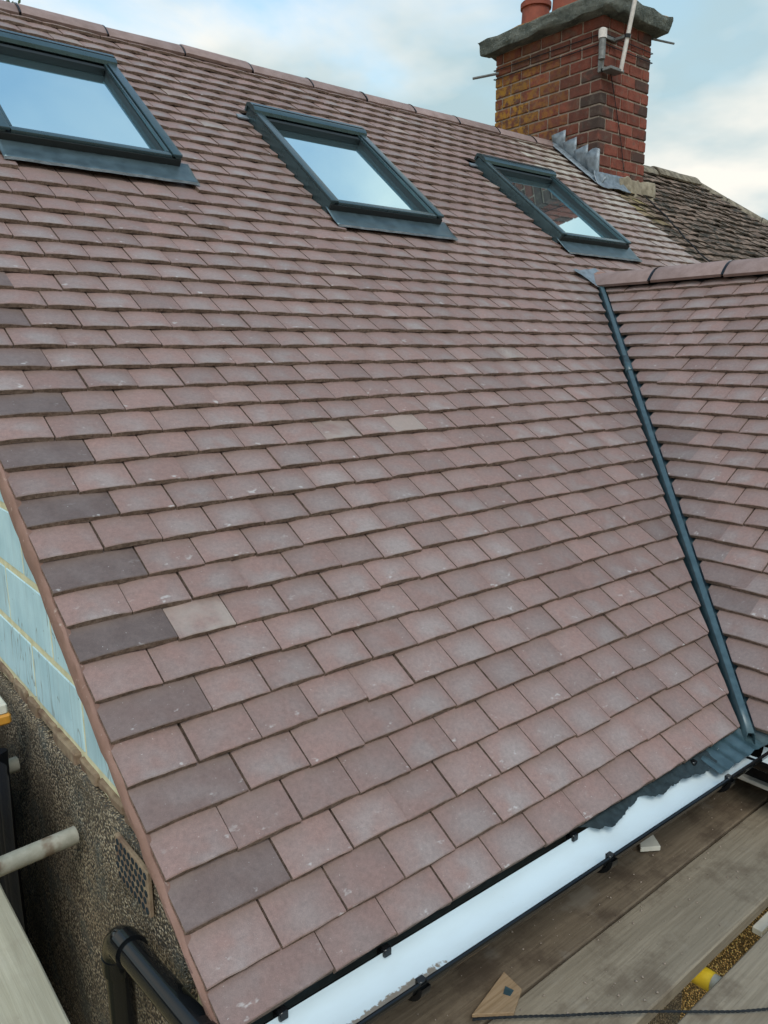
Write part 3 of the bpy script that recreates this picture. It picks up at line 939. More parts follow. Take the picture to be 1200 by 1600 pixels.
# ---- gutters
def gutter(name, F, length, clips, parent):
    """F maps (along, across(out +), up) to world"""
    r, n = .056, 20
    bm = bmesh.new(); inn, outr = [], []
    for x in (0, length):
        ri, ro = [], []
        for k in range(n+1):
            t = math.pi + math.pi*k/n
            ri.append(bm.verts.new(F(x, math.cos(t)*r, math.sin(t)*r*.82)))
            ro.append(bm.verts.new(F(x, math.cos(t)*(r+.004), math.sin(t)*(r+.004)*.82 - .0005)))
        inn.append(ri); outr.append(ro)
    for k in range(n):
        bm.faces.new((inn[0][k], inn[0][k+1], inn[1][k+1], inn[1][k])).material_index = 0
        bm.faces.new((outr[0][k+1], outr[0][k], outr[1][k], outr[1][k+1])).material_index = 1
    for k in (0, n): bm.faces.new((inn[0][k], inn[1][k], outr[1][k], outr[0][k])).material_index = 1
    for i in (0, 1):
        for k in range(n): bm.faces.new((inn[i][k], outr[i][k], outr[i][k+1], inn[i][k+1])).material_index = 1
    g = bm_obj(name, bm, [M['gutter'], M['black']], parent, 40)
    # rolled outer bead
    bm = bmesh.new(); add_tube(bm, [F(0, r+.004, .001), F(length, r+.004, .001)], .0055, 8); bm_obj('rim', bm, M['black'], g, 40)
    for x in clips:
        bm = bmesh.new()
        for side in (-1, 1):
            y0 = side*(r - .008); y1 = side*(r + .009)
            c = [(x-.010, min(y0, y1), -.010), (x+.010, min(y0, y1), -.010), (x+.010, max(y0, y1), -.010), (x-.010, max(y0, y1), -.010),
                 (x-.010, min(y0, y1), .011), (x+.010, min(y0, y1), .011), (x+.010, max(y0, y1), .011), (x-.010, max(y0, y1), .008)]
            add_hex(bm, [F(*q) for q in c], .002)
        prev = None
        for k in range(n+1):
            t = math.pi + math.pi*k/n
            cur = [bm.verts.new(F(x + dx, math.cos(t)*(r+e), math.sin(t)*(r+e)*.82)) for dx, e in ((-.012, .0055), (.012, .0055), (.012, .017), (-.012, .017))]
            if prev:
                for q in range(4): bm.faces.new((prev[q], prev[(q+1) % 4], cur[(q+1) % 4], cur[q]))
            prev = cur
        bm_obj('gutter_bracket', bm, M['black'], g, 40)
    return g
sk = .021
gutter('eaves_gutter', lambda x, o, u: Vector((x - .04, -.020 - sk*x - o, EZ - .030 + u)), 1.93, (.17, .43, 1.07, 1.66), house)
gutter('wing_gutter', lambda x, o, u: Vector((1.925 - o, -.055 - x, EZ - .075 + u)), 1.8, (.5, 1.3), house)
# crumpled eaves felt hanging into the gutter by the valley
def gut_z(x, y):
    yc = -.020 - sk*(x + .04)
    return EZ - .030 - .82*math.sqrt(max(0.0, .056**2 - (y - yc)**2))
def felt(u, v):
    x = 1.05 + u*.66
    ln = (.042 + .022*u + .030*noise.noise((u*4, 0, 0)) + .014*noise.noise((u*13, 3, 0)) + .008*noise.noise((u*42, 3, 0))) * min(1, .25 + u*5)
    y = .034 - v*ln
    z = max(EZ - .016 - v*ln*.42, gut_z(x, y) + .006) + .006*noise.noise((u*16, v*2, 5)) + .005*noise.noise((u*46, v*3, 1)) + .004
    return Vector((x + .006*noise.noise((u*9, v*2, 9)), y, max(z, gut_z(x, y) + .003)))
grid_obj('eaves_felt', felt, 80, 8, M['felt'], house)

# downpipe: swan neck from the gutter end back to the gable, then down
def pipe():
    root = empty('downpipe', (-.035, .47, EZ - .05), house)
    inv = Matrix.Translation((-.035, .47, EZ - .05)).inverted()
    T = lambda p: inv @ Vector(p)
    top = Vector((-.012, -.02, EZ + .06)); el = Vector((-.035, .47, EZ - .045)); 
    top = Vector((-.020, -.020, EZ - .015 + .02)); 
    d = (top - el).normalized()
    tube_obj('offset_pipe', [T(el + d*.05), T(top)], .0305, M['black'], root, 24)
    pts = []
    dn = Vector((0, 0, -1))
    for k in range(9):
        t = k/8
        pts.append(T((1-t)**2*(el + d*.055) + 2*t*(1-t)*el + t*t*(el + dn*.06)))
    tube_obj('elbow', pts, [.0345]*9, M['black'], root, 24)
    tube_obj('collar', [T(el + d*.045), T(el + d*.085)], 0.0365, M['black'], root, 24)
    tube_obj('collar', [T(el + dn*.05), T(el + dn*.09)], 0.0365, M['black'], root, 24)
    tube_obj('vertical_pipe', [T(el + dn*.05), T((-.035, .47, .05))], .0305, M['black'], root, 24)
pipe()

# ---- roof windows
def roof_window(x0, x1, s0, s1, label):
    root = empty('roof_window', P((x0+x1)/2, s0), house)
    inv = Matrix.Translation(root.location).inverted()
    F = lambda x, s, n: inv @ P(x, s, n)
    def bx(name, a, b, c, d, e, f, mat, bev=.004, par=root, seg=2):
        return box_obj(name, a, b, c, d, e, f, mat, par, bev, F, seg, 35)
    fr = bx('frame', x0, x0+.030, s0+.01, s1-.01, -.05, .058, M['alu'])
    bx('frame', x1-.030, x1, s0+.01, s1-.01, -.05, .058, M['alu'])
    bx('frame', x0+.002, x1-.002, s0, s0+.035, -.05, .050, M['alu_dark'])
    bx('frame', x0+.002, x1-.002, s1-.05, s1, -.05, .060, M['alu'])
    # side covers, bottom rail, hood
    for a, b in ((x0-.002, x0+.046), (x1-.046, x1+.002)):
        bx('side_cover', a, b, s0+.004, s1-.085, .059, .074, M['alu'], .005)
    for a, b in ((x0+.050, x0+.063), (x1-.063, x1-.050)):
        bx('sash', a, b, s0+.04, s1-.10, .030, .066, M['alu'], .003)
    for a, b in ((x0+.0645, x0+.0685), (x1-.0685, x1-.0645)):
        bx('gasket', a, b, s0+.06, s1-.10, .022, .050, M['alu_dark'], 0)
    bx('bottom_rail', x0+.049, x1-.049, s0+.006, s0+.040, .040, .066, M['alu'], .005)
    bx('sash', x0+.070, x1-.070, s0+.043, s0+.058, .022, .052, M['alu'], .003)
    bm = bmesh.new()
    prof = [(s1-.104, .066), (s1-.096, .084), (s1-.070, .094), (s1-.02, .092), (s1+.012, .078), (s1+.014, .030), (s1-.004, .030), (s1-.004, .066)]
    L = [bm.verts.new(F(x0-.008, a, b)) for a, b in prof]; Rr = [bm.verts.new(F(x1+.008, a, b)) for a, b in prof]
    bm.faces.new(L); bm.faces.new(Rr)
    for i in range(len(prof)): bm.faces.new((L[i], L[(i+1) % len(prof)], Rr[(i+1) % len(prof)], Rr[i]))
    bm_obj('hood', bm, M['alu'], root, 25)
    bx('hood_seam', x0-.004, x1+.004, s1-.060, s1-.054, .0930, .0965, M['alu_dark'], 0)
    bx('dark_reflection_bar', x0+.072, x1-.072, s1-.150, s1-.118, .022, .060, M['alu_dark'], .003)  # added dark bar, stands for the hood's dark reflection in the pane
    pane = bx('pane', x0+.0690, x1-.0690, s0+.059, s1-.105, .014, .022, M['glass'], 0)
    bx('reveal', x0+.031, x1-.031, s0+.036, s1-.051, -.16, -.05, M['room'], 0)
    # apron dressed over the tiles below, and side soakers
    def apr(u, v):
        x = x0 - .01 + u*(x1 - x0 + .060)
        s = s0 + .03 - v*(APRON + .03) 
        cam_ = .0022*abs(math.sin(u*(x1 - x0)/W*math.pi))
        return F(x, s, .020 - .012*min(1, v*1.6) + cam_*v + .0015*noise.noise((x*30, s*30, 0)))
    ap = grid_obj('apron_flashing', apr, 48, 8, M['apron'], root)
    md = ap.modifiers.new('thick', 'SOLIDIFY'); md.thickness = .003
    def lip(u, v):
        x = x0 - .01 + u*(x1 - x0 + .060); s = s0 - APRON - v*.006
        return F(x, s, .0135 - .010*v + .0022*abs(math.sin(u*(x1 - x0)/W*math.pi)))
    grid_obj('apron_lip', lip, 40, 1, M['lead'], ap)
    for sx in (-1, 1):
        xa = x0 if sx < 0 else x1
        o = bx('soaker', min(xa, xa+sx*.07), max(xa, xa+sx*.07), s1-.055, s1-.015, .000, .010, M['lead'], .002)
        bx('side_gutter', min(xa, xa+sx*.035), max(xa, xa+sx*.035), s0-.05, s1, -.040, -.022, M['alu'], 0)
    if label: root['label'] = label
    return root
roof_window(*WINS[0], 'leftmost grey roof window, set nearest the ridge')
roof_window(*WINS[1], 'middle grey roof window reflecting blue sky')
roof_window(*WINS[2], 'rightmost grey roof window reflecting the chimney')

# ---- chimney
CX0, CX1, CY0, CY1 = 5.72, 6.475, 3.44, 4.70
CB, CTOP = 2.35 + EZ, 4.095 + EZ
chim = box_obj('chimney', CX0+.010, CX1-.010, CY0+.010, CY1-.010, CB, CTOP + .02, M['mortar_old'], house)
BP, NB = .103, 17
def brick(x0, x1, y0, y1, z0, z1, col):
    bm = bmesh.new(); add_box(bm, x0, x1, y0, y1, z0, z1, .006)
    for v in bm.verts: v.co += Vector((rnd.uniform(-1, 1), rnd.uniform(-1, 1), rnd.uniform(-1, 1)))*.0022
    o = bm_obj('brick', bm, M['brick'], chim); o.color = col
for r in range(NB):
    z1 = CTOP - r*BP; z0 = z1 - BP + .014
    if z1 < CB + .1: break
    j = .0065
    # face towards -y (three and a half bricks), face towards -x (five and a half)
    def run(a0, a1, first, L):
        out, a = [], a0
        nxt = first
        while a < a1 - .03:
            b_ = min(a + nxt, a1); 
            if a1 - b_ < .05: b_ = a1
            out.append((a, b_)); a = b_; nxt = L
        return out
    # corner bricks belong to the -y face on even rows and to the -x face on odd rows
    for q, (a, b_) in enumerate(run(CX0, CX1, .215 if r % 2 else .105, .213)):
        first = q == 0; last = b_ >= CX1 - .001
        soot = 0.0
        if first: soot = rnd.choice((.9, .7, .2, .9)) if 2 < r < 12 else .3
        if last and r % 2 == 0: soot = .8
        brick(a + (0 if first else j), b_ - (0 if last else j), CY0, CY0 + (.10 if not first else (.11 if r % 2 else .215)), z0, z1, (rnd.random(), soot, 0, 1))
    st0 = CY0 + (.115 if r % 2 else .225)
    for q, (a, b_) in enumerate(run(st0, CY1, .235, .236)):
        last = b_ >= CY1 - .001
        ym = (a + b_)/2; lich = 0.0
        lich = max(0, min(1, (ym - 3.75)*1.6)) * (1 if 2 <= r <= 9 else .25) * rnd.uniform(.55, 1.0)
        brick(CX0, CX0 + .10, a + j, b_ - (0 if last else j), z0, z1, (rnd.random()*.7, rnd.choice((0, .3, .5)), lich, 1))
    brick(CX1 - .10, CX1, CY0 + .11, CY1, z0, z1, (rnd.random(), .4, 0, 1))
    brick(CX0 + .11, CX1 - .11, CY1 - .10, CY1, z0, z1, (rnd.random(), .4, 0, 1))
# cap slab: rough edges, worn arrises, mortar flaunching on top
def slab(name, x0, x1, y0, y1, z0, z1, mat, par, amp, sub=14, taper=0.0):
    bm = bmesh.new(); add_box(bm, x0, x1, y0, y1, z0, z1, .022, seg=2)
    bmesh.ops.subdivide_edges(bm, edges=bm.edges[:], cuts=3, use_grid_fill=True)
    bmesh.ops.subdivide_edges(bm, edges=[e for e in bm.edges if e.calc_length() > .07], cuts=2, use_grid_fill=True)
    cx, cy = (x0+x1)/2, (y0+y1)/2
    for v in bm.verts:
        p = v.co.copy()
        n_ = Vector((noise.noise(p*9), noise.noise(p*9 + Vector((5, 0, 0))), noise.noise(p*9 + Vector((0, 9, 0)))))*amp
        n_ += Vector((noise.noise(p*27), noise.noise(p*27 + Vector((5, 0, 0))), noise.noise(p*27 + Vector((0, 9, 0)))))*amp*.8
        v.co += n_
        if taper:
            t = (p.z - z0)/(z1 - z0)
            v.co.x = cx + (v.co.x - cx)*(1 - taper*t); v.co.y = cy + (v.co.y - cy)*(1 - taper*t)
    return bm_obj(name, bm, mat, par, 50)
slab('chimney_cap', CX0-.115, CX1+.115, CY0-.115, CY1+.115, CTOP+.005, CTOP+.135, M['cap'], chim, .020, taper=-.035)
slab('flaunching', CX0-.06, CX1+.06, CY0-.06, CY1+.06, CTOP+.105, CTOP+.20, M['cap'], chim, .02, taper=.35)
for (px_, py_, h) in ((6.03, 4.47, .36), (6.03, 4.09, .36), (6.20, 3.70, .36)):
    bm = bmesh.new()
    z = CTOP + .12
    add_tube(bm, [(px_, py_, z), (px_, py_, z+.02), (px_, py_, z+h-.06), (px_, py_, z+h-.055), (px_, py_, z+h-.01), (px_, py_, z+h), (px_, py_, z+h-.02)], [.150, .148, .132, .150, .150, .140, .10], 28)
    bm_obj('chimney_pot', bm, M['pot'], chim, 40)
# lead stepped flashing up the slope on the -x face, apron below the -y face
def stepped():
    bm = bmesh.new()
    s_a, s_b = 4.36, 5.02
    # strip lying on the tiles
    n = 30
    prev = None
    for i in range(n+1):
        s = s_a - .05 + (s_b - s_a + .05)*i/n
        cur = [bm.verts.new(P(CX0 - .105 + .008*noise.noise((s*20, 0, 0)), s, .014 + .004*noise.noise((s*25, 3, 0)))),
               bm.verts.new(P(CX0 - .05, s, .018 + .006*noise.noise((s*30, 8, 0)))),
               bm.verts.new(P(CX0 - .010, s, .026)), bm.verts.new(P(CX0 - .006, s, .075))]
        if prev:
            for k in range(3): bm.faces.new((prev[k], prev[k+1], cur[k+1], cur[k]))
        prev = cur
    # saw-tooth upstand: each step a bent leaf
    steps = 4
    for i in range(steps):
        sa = s_a + i*(s_b - s_a)/steps - .01; sb = sa + (s_b - s_a)/steps + .012
        ya, yb = sa*CT, sb*CT
        za = ya*math.tan(TH) + EZ + .04; zb = yb*math.tan(TH) + EZ + .04
        h = .225 - .016*i if i else .27
        def pt(y, z, o): return Vector((CX0 - .010 - o, y, z))
        g = [[None]*4 for _ in range(5)]
        for q in range(5):
            t = q/4
            for w_ in range(4):
                v = w_/3
                y = ya + (yb - ya)*t; zb_ = za + (zb - za)*t
                ztop = za + h*(1 - .15*t) if i else za + h*(1 - .25*abs(t - .35))
                z_ = zb_ - .03 + (max(ztop, zb_ + .035) - zb_ + .03)*v
                bulge = (.026*v*t + .008*math.sin(v*3 + i*2)*t + .012*noise.noise((y*20, z_*20, i)))
                g[q][w_] = bm.verts.new(pt(y, z_, .004 + max(0, bulge)))
        for q in range(4):
            for w_ in range(3): bm.faces.new((g[q][w_], g[q+1][w_], g[q+1][w_+1], g[q][w_+1]))
    o = bm_obj('stepped_flashing', bm, M['lead'], chim, 60)
    md = o.modifiers.new('thick', 'SOLIDIFY'); md.thickness = .004
    def ap(u, v):
        x = CX0 - .10 + u*.46
        s = 4.405 - v*(.16 + .015*math.sin(u*9))
        return P(x, s, .06*(1-v)**3 + .016 + .005*noise.noise((x*18, s*18, 0)))
    o = grid_obj('front_apron', ap, 26, 10, M['lead'], chim); md = o.modifiers.new('thick', 'SOLIDIFY'); md.thickness = .004
stepped()
# lump of old cement flashing at the right of the chimney base
slab('cement_fillet', CX0+.26, CX1+.12, CY0-.075, CY0+.06, 2.55+EZ, 2.80+EZ, M['cement'], chim, .022, taper=.08)

# ------------------------------------------------------------ neighbour's old roof
nb = empty('neighbour_house', (PARTY_X, 0, 0))
tag(nb, 'neighbouring house with old mossy hipped tile roof behind the chimney', 'house')
HX = 8.30                                          # where the ridge ends and the hip starts
hip_n = Vector((1, 1/CT*CT*0 + CT, 0)).normalized()  # hip line: x = HX + (RIDGE_Y - y)
old = deck('old_roof', [P(PARTY_X+.02, .0, DN), P(HX + RIDGE_Y, 0, DN), P(HX, RIDGE_S, DN), P(PARTY_X+.02, RIDGE_S, DN)], parent=nb)
deck('old_hip_slope', [Vector((HX+.03, RIDGE_Y, rz-.09)), Vector((HX+RIDGE_Y, .03, EZ-.09)), Vector((HX+RIDGE_Y, 2*RIDGE_Y, EZ-.09))], parent=nb, mat=M['old_edge'])
deck('old_back_slope', [Vector((PARTY_X+.02, RIDGE_Y+.03, rz-.09)), Vector((HX, RIDGE_Y+.03, rz-.09)), Vector((HX+RIDGE_Y, 2*RIDGE_Y, EZ-.09)), Vector((PARTY_X+.02, 2*RIDGE_Y, EZ-.09))], parent=nb, mat=M['old_edge'])
box_obj('party_wall_front', PARTY_X + .05, HX + RIDGE_Y - .3, .29, .5, 0, EZ, M['dash'], nb)
old_meshes = []
for q in range(6):
    v, u, f, fm = tile_template(W - .006, 900+q, TL, 2.4)
    old_meshes.append((v, u, f, fm))
oshared = [make_mesh('roof_tile', *d, [M['old_o'], M['old_edge']]) for d in old_meshes]
otiles = []
for c in range(27, 48):
    s = c*G
    for i in range(30):
        x = PARTY_X + .012 + (i + .5 + (.5 if c % 2 else 0))*W - (.5*W if c % 2 else 0) + (.5*W if c % 2 else 0)*.0
        x += rnd.uniform(-.004, .004)
        lim = HX + (RIDGE_Y - s*CT)
        if x - W/2 > lim - .02: continue
        if CX0 - .02 < x - W/2 and x + W/2 < CX1 + .12 and s > 4.34: continue
        planes = []
        if x + W/2 > lim: planes.append(((lim - x, 0, 0), (G, G*CT, 0)))
        if s > RIDGE_S - .05: continue
        if s + TL > RIDGE_S: planes.append(((0, RIDGE_S - .005 - s, 0), (0, 1, 0)))
        k = rnd.randrange(6)
        rot = Matrix.Rotation(rnd.gauss(0, .02), 4, 'Z') @ Matrix.Rotation(rnd.gauss(0, .03), 4, 'Y') @ Matrix.Rotation(rnd.gauss(0, .014), 4, 'X')
        mt = FM @ Matrix.Translation((x, s + rnd.gauss(0, .006), rnd.gauss(-.004, .004))) @ rot
        me = oshared[k]
        if planes:
            d = cut_tile(*old_meshes[k], planes)
            if len(d[2]) < 4: continue
            me = make_mesh('roof_tile', *d, [M['old_o'], M['old_edge']])
        dx = 0.0
        if x < PARTY_X + .35 and s > 3.7: dx = rnd.uniform(.2, .9)
        otiles.append((area_px(FM, x, s, W), me, mt, (rnd.random(), 0, dx, 1)))
otiles.sort(key=lambda t: -t[0])
for a_, me, mt, col in otiles[:300]:
    o = bpy.data.objects.new('roof_tile', me); link(o, old); o.matrix_basis = Matrix.Translation((-PARTY_X, 0, 0)) @ mt; o.color = col
old.location = (0, 0, 0)
for ch in (old,): pass
M['old_ridge'] = mortar_mat('old ridge tile', (.11, .09, .065), (.26, .22, .16))
rr_ = ridge_run('old_ridge', (CX1 - PARTY_X + .02, RIDGE_Y, rz + .015), Vector((1, 0, 0)), HX - CX1 - .02, .46, .125, .10, mat=M['old_ridge'], union=False, gap=.008, parent=nb, jit=.006)
rr_ = ridge_run('old_hip', (HX - PARTY_X, RIDGE_Y, rz + .012), Vector((1, -1, -math.tan(TH))), 4.6, .46, .125, .085, mat=M['old_ridge'], union=False, gap=.008, parent=nb, jit=.007)
# everything under nb was built in world coordinates: shift the meshes back by the Empty's own offset
for ch in nb.children:
    if ch.name.split('.')[0] in ('old_roof', 'old_hip_slope', 'old_back_slope', 'party_wall_front'):
        ch.location.x -= PARTY_X
for ch in old.children: ch.matrix_basis = Matrix.Translation((PARTY_X, 0, 0)) @ ch.matrix_basis

# ------------------------------------------------------------ aerial mast strapped to the chimney
mast = empty('aerial_mast', (CX0 + .14, CY0 - .05, 3.70 + EZ))
tag(mast, 'thin white aerial mast strapped to the corner of the brick chimney', 'aerial')
ml = mast.location.copy()
def Q(*p): return Vector(p) - ml
tube_obj('pole', [Q(CX0+.135, CY0-.105, 3.64+EZ), Q(CX0+.150, CY0-.330, 4.80+EZ)], .019, M['pole_white'], mast, 14)
tube_obj('clamp', [Q(CX0+.139, CY0-.154, 3.895+EZ), Q(CX0+.139, CY0-.160, 3.925+EZ)], .027, M['black'], mast, 12)
bm = bmesh.new()
add_box(bm, CX0+.12, CX0+.155, CY0-.16, CY0-.035, 3.897+EZ, 3.923+EZ, .003); add_box(bm, CX0-.03, CX0+.17, CY0-.035, CY0-.012, 3.895+EZ, 3.925+EZ, .003); add_box(bm, CX0-.03, CX0+.17, CY0-.12, CY0-.012, 3.630+EZ, 3.655+EZ, .003)
add_box(bm, CX0-.030, CX0-.012, CY0-.035, CY0+.02, 3.63+EZ, 3.93+EZ, .003)
for v in bm.verts: v.co -= ml
bm_obj('bracket', bm, M['steel'], mast)
tube_obj('junction_box', [Q(CX0-.045, CY0-.03, 3.72+EZ), Q(CX0-.045, CY0-.03, 3.90+EZ)], .030, M['steel'], mast, 16)
tube_obj('junction_cap', [Q(CX0-.045, CY0-.03, 3.885+EZ), Q(CX0-.045, CY0-.03, 3.955+EZ), Q(CX0-.045, CY0-.03, 3.965+EZ)], [.037, .037, .025], M['pole_white'], mast, 16)
for dz in (0, .02):
    z = 3.86 + EZ + dz*4
    tube_obj('lashing_wire', [Q(CX0-.012, CY0-.012, z), Q(CX0-.014, CY1+.012, z+.02), Q(CX1+.012, CY1+.012, z+.02), Q(CX1+.012, CY0-.012, z), Q(CX0-.012, CY0-.012, z)], .004, M['cord'], mast, 6)
tube_obj('corner_rod', [Q(CX0-.02, CY1-.06, 3.92+EZ), Q(CX0-.16, CY1+.16, 3.90+EZ)], .013, M['steel'], mast, 8)
tube_obj('corner_rod', [Q(CX1-.03, CY0-.03, 4.05+EZ), Q(CX1+.26, CY0-.07, 4.065+EZ)], .010, M['steel'], mast, 8)
tube_obj('aerial_cable', [Q(CX0+.10, CY0-.03, 3.63+EZ), Q(CX0+.22, CY0-.014, 3.40+EZ), Q(CX0+.33, CY0-.016, 3.10+EZ), Q(CX0+.40, CY0-.016, 2.85+EZ)], .004, M['cord'], mast, 6)
# cable running down the joint between the two roofs
cb = []
for i in range(17):
    t = i/16; s = 4.2 - 1.25*t
    cb.append(P(6.28 - .33*t + .03*math.sin(t*7), s, .016 + .004*math.sin(t*31)))
tag(tube_obj('roof_cable', cb, .006, M['cord'], None, 8), 'thin black cable down the join of new and old tiles', 'cable')

# ------------------------------------------------------------ scaffold
BZ = EZ - .30
def board(name, x0, x1, y0, y1, ztop, mat, label, along='x', rot=0.0, parent=None):
    bm = bmesh.new()
    L = (x1-x0) if along == 'x' else (y1-y0)
    Wd = (y1-y0) if along == 'x' else (x1-x0)
    n = 24
    rings = []
    for i in range(n+1):
        t = i/n; a = -L/2 + L*t
        bow = .004*math.sin(t*3.1 + x0*3)
        w0 = .002*noise.noise((a*4, y0*9, 0)); w1 = .002*noise.noise((a*4, y1*9, 5))
        cr = .004
        sec = [(-Wd/2 + w0, -.038), (-Wd/2 + w0, -cr), (-Wd/2 + cr + w0, 0), (Wd/2 - cr + w1, 0), (Wd/2 + w1, -cr), (Wd/2 + w1, -.038)]
        rings.append([bm.verts.new((a, q, z + bow) if along == 'x' else (-q, a, z + bow)) for q, z in sec])
    for i in range(n):
        for k in range(6): bm.faces.new((rings[i][k], rings[i][(k+1) % 6], rings[i+1][(k+1) % 6], rings[i+1][k]))
    bm.faces.new(rings[0]); bm.faces.new(rings[-1])
    root = empty(name, ((x0+x1)/2, (y0+y1)/2, ztop))
    root.rotation_euler = (0, 0, rot)
    bm_obj('plank', bm, mat, root, 30)
    for e in (-1, 1):                       # galvanised end bands
        b_ = bmesh.new()
        a0 = e*(L/2 - .02)
        if along == 'x': add_box(b_, a0-.018, a0+.018, -Wd/2-.0025, Wd/2+.0025, -.042, .0065, .001)
        else: add_box(b_, -Wd/2-.0025, Wd/2+.0025, a0-.018, a0+.018, -.042, .0065, .001)
        bm_obj('end_band', b_, M['steel'], root)
    tag(root, label, 'scaffold board', 'scaffold boards around the eaves')
    return root
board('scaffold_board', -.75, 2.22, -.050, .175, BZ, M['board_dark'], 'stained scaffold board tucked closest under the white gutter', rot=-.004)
board('scaffold_board', -.70, 2.24, -.281, -.058, BZ + .001, M['board'], 'grey brown scaffold board between the gutter board and the shingle gap', rot=-.004)
board('scaffold_board', .20, 2.23, -.570, -.345, BZ + .002, M['board'], 'scaffold board in the bottom right corner, beyond the shingle gap', rot=.003)
board('scaffold_board', -.438, -.213, -.60, 2.4, EZ + .036, M['board_new'], 'pale clean scaffold board at the bottom left corner', along='y')
def scaffold_tube(pts, label, cap=None):
    root = empty('scaffold_tube', pts[0])
    o = Vector(pts[0])
    bm = bmesh.new(); a, b = Vector(pts[0])-o, Vector(pts[1])-o
    add_tube(bm, [a, b], .024, 20, False)
    d = (b-a).normalized()
    bm_obj('tube', bm, M['tube'], root, 40)
    tube_obj('tube_end', [a - d*.001, a + d*.004], [.0225, .0238], M['tube'], root, 20)
    if cap: tube_obj('end_cap', [a - d*.022, a - d*.018, a + d*.03], [.020, .0265, .0265], cap, root, 20)
    tag(root, label, 'scaffold tube', 'scaffold tubes')
    return root
scaffold_tube([(.012, .884, EZ - .032), (-1.3, .80, EZ - .028)], 'nearer of two dirty scaffold tubes ending at the pebbledash gable')
scaffold_tube([(-.005, 1.385, EZ - .035), (-1.3, 1.31, EZ - .028)], 'farther dirty scaffold tube at the left edge, near the black sheet')
scaffold_tube([(1.23, -.268, EZ - .385), (1.27, -1.15, EZ - .375)], 'scaffold tube with yellow end cap in the gap between boards', M['yellow'])
scaffold_tube([(1.86, .22, EZ - .372), (1.80, -1.15, EZ - .372)], 'scaffold tube under the right end of the boards')
for (x, y) in ((-.9, .8), (1.8, -1.10), (.1, -1.10)):
    pass
# orange clip on a timber end at the left edge
oc = empty('orange_clip', (-.06, 1.30, EZ + .18))
tag(oc, 'small orange clip on a timber end at the left edge', 'clip')
box_obj('clip_body', -.075, .025, -.05, .02, -.015, .018, M['orange'], oc, .006)
box_obj('timber_end', -.30, .018, -.045, .05, .018, .050, M['offcut_white'], oc, .004)
# black sheet hanging between the scaffold and the gable
def sheetf(u, v):
    y = .96 + u*1.5; z = EZ + .155 - .05*u - v*1.9
    return Vector((-.105 + .018*math.sin(y*23 + v*2) + .012*math.sin(y*51 + v*5) - .02*v, y + .012*math.sin(v*9), z + .01*math.sin(u*30)))
tag(grid_obj('plastic_sheet', sheetf, 90, 24, M['sheet']), 'black plastic sheet hanging beside the pebbledash gable', 'sheet')

# ------------------------------------------------------------ small things on the boards
def prism(name, pts, z0, h, mat, label, cat, bevel=.0015):
    c = Vector((sum(p[0] for p in pts)/len(pts), sum(p[1] for p in pts)/len(pts), z0))
    bm = bmesh.new()
    a = [bm.verts.new(Vector((p[0], p[1], z0)) - c) for p in pts]; b = [bm.verts.new(Vector((p[0], p[1], z0 + h)) - c) for p in pts]
    bm.faces.new(a[::-1]); bm.faces.new(b)
    for i in range(len(pts)): j = (i+1) % len(pts); bm.faces.new((a[i], a[j], b[j], b[i]))
    bmesh.ops.bevel(bm, geom=bm.edges[:], offset=bevel, segments=1, affect='EDGES')
    o = bm_obj(name, bm, mat); o.location = c
    return tag(o, label, cat)
TZ = BZ + .008
prism('timber_offcut', ((1.50, .102), (1.555, .098), (1.498, .022), (1.443, .058)), TZ, .016, M['offcut_white'], 'small cream wedge offcut lying beside the gutter', 'offcut')
prism('plywood_offcut', ((.755, .006), (.748, -.058), (.680, -.092), (.600, -.032)), TZ, .010, M['offcut'], 'brown plywood scrap with a teal paint mark', 'offcut')
pm = prism('paint_mark', ((.722, -.028), (.728, -.050), (.708, -.056), (.700, -.040)), TZ + .0105, .0012, M['grp'], 'teal', 'x', .0003)
pob = bpy.data.objects['plywood_offcut']; del pm['label']; del pm['category']
pm.parent = pob; pm.location = pm.location - pob.location
cpts = []
for i in range(41):
    t = i/40
    t = .075 + .925*t
    cpts.append(Vector((.50 + 1.15*t, .006 - .83*t + .012*math.sin(t*9), EZ - .278 + .003*math.sin(t*21))))
cord = empty('twisted_cord', cpts[0])
tag(cord, 'thin black twisted cord stretched across the boards at the bottom edge', 'cord')
for ph in (0, math.pi):
    pts = []
    for i in range(421):
        t = i/420; q = t*40; a_ = cpts[int(min(q, 39))].lerp(cpts[int(min(q, 39))+1], q - int(min(q, 39)))
        pts.append(a_ + Vector((math.cos(t*330 + ph)*.0010, math.cos(t*330 + ph)*.0010, math.sin(t*330 + ph)*.0013)) - cpts[0])
    tube_obj('strand', pts, .0021, M['cord'], cord, 5)
tag(box_obj('batten_piece', 1.50, 1.98, -.300, -.272, EZ - .395, EZ - .375, M['offcut_white'], None, .002), 'cream batten lying in the gap between the boards', 'batten')
# crumbs of mortar and dirt on the boards
bits = bmesh.new()
for i in range(240):
    x, y = rnd.uniform(.5, 2.2), rnd.choice((rnd.uniform(-.27, -.07), rnd.uniform(-.04, .16)))
    r_ = rnd.choice((.0012, .0018, .0025, .004)); z = TZ - .006 + r_*.3
    vs = [bits.verts.new((x + r_*math.cos(a)*rnd.uniform(.6, 1.2), y + r_*math.sin(a)*rnd.uniform(.6, 1.2), z)) for a in (0, 1.6, 3.1, 4.7)]
    tp = bits.verts.new((x, y, z + r_*rnd.uniform(.5, 1)))
    for k in range(4): bits.faces.new((vs[k], vs[(k+1) % 4], tp))
tag(bm_obj('mortar_crumbs', bits, M['mortar_old']), 'scattered crumbs of mortar and dirt on the boards', 'debris', kind='stuff')
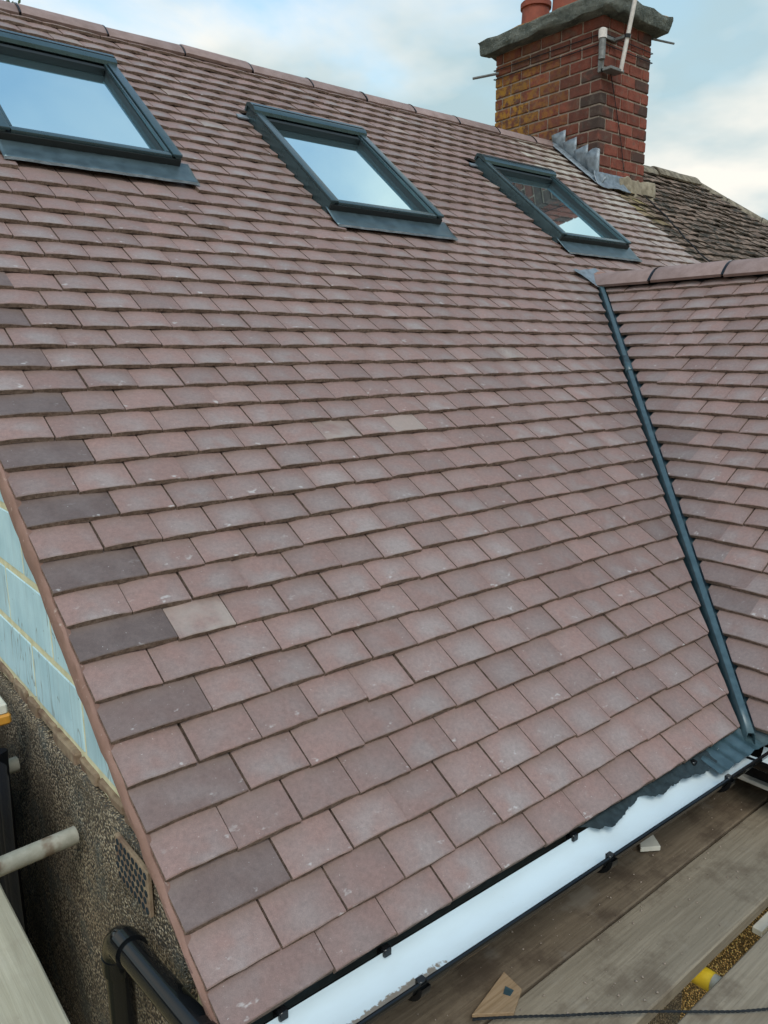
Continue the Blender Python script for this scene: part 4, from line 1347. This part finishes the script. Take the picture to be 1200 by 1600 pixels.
# loose shingle in the strip of ground seen between the boards
bm = bmesh.new()
for i in range(2600):
    x, y = rnd.uniform(1.2, 5.2), rnd.uniform(-.2, 2.0)
    r_ = rnd.uniform(.006, .014)
    q = [bm.verts.new((x + r_*math.cos(a)*rnd.uniform(.7, 1.2), y + r_*math.sin(a)*rnd.uniform(.7, 1.2), .001)) for a in (0, 1.26, 2.5, 3.77, 5.0)]
    tp = bm.verts.new((x, y, r_*1.1))
    for k in range(5): bm.faces.new((q[k], q[(k+1) % 5], tp))
tag(bm_obj('loose_shingle', bm, M['shingle'], None, 80), 'loose yellow shingle on the ground below the boards', 'shingle', kind='stuff')

# ------------------------------------------------------------ tree beyond the ridge
tr = empty('tree', (4.30, 20.3, 0))
tag(tr, 'green leafy tree just peeping over the ridge at the top left', 'tree')
tube_obj('trunk', [(0, 0, 0), (.1, 0, 3), (-.1, .2, 6), (.1, 0, 11.5)], [.32, .26, .2, .07], M['bark'], tr, 12)
for i in range(9):
    a = i*2.4; h = 4 + i*.6
    tube_obj('limb', [(0, 0.05, h), (math.cos(a)*1.1, math.sin(a)*1.1, h+.8), (math.cos(a)*2.2, math.sin(a)*2.2, h+1.6)], [.11, .07, .03], M['bark'], tr, 8)
vs, fs = [], []
cl = [(Vector((max(-1.6, min(1.0, rnd.gauss(0, .9))), rnd.gauss(0, 1.0), rnd.uniform(5.5, 13.0))), rnd.uniform(.45, .8)) for _ in range(64)]
for c_, r_ in cl:
    for _ in range(130):
        d = Vector((rnd.gauss(0, 1), rnd.gauss(0, 1), rnd.gauss(0, 1))).normalized()*r_*rnd.random()**.4
        p = c_ + d; a = Vector((rnd.gauss(0, 1), rnd.gauss(0, 1), rnd.gauss(0, 1))).normalized()
        b = a.cross(Vector((rnd.gauss(0, 1), rnd.gauss(0, 1), rnd.gauss(0, 1)))).normalized()
        L = rnd.uniform(.05, .10); k = len(vs)
        vs += [p - a*L, p + b*L*.45, p + a*L, p - b*L*.45]; fs.append((k, k+1, k+2, k+3))
mesh_obj('crown', vs, fs, M['leaf'], tr)
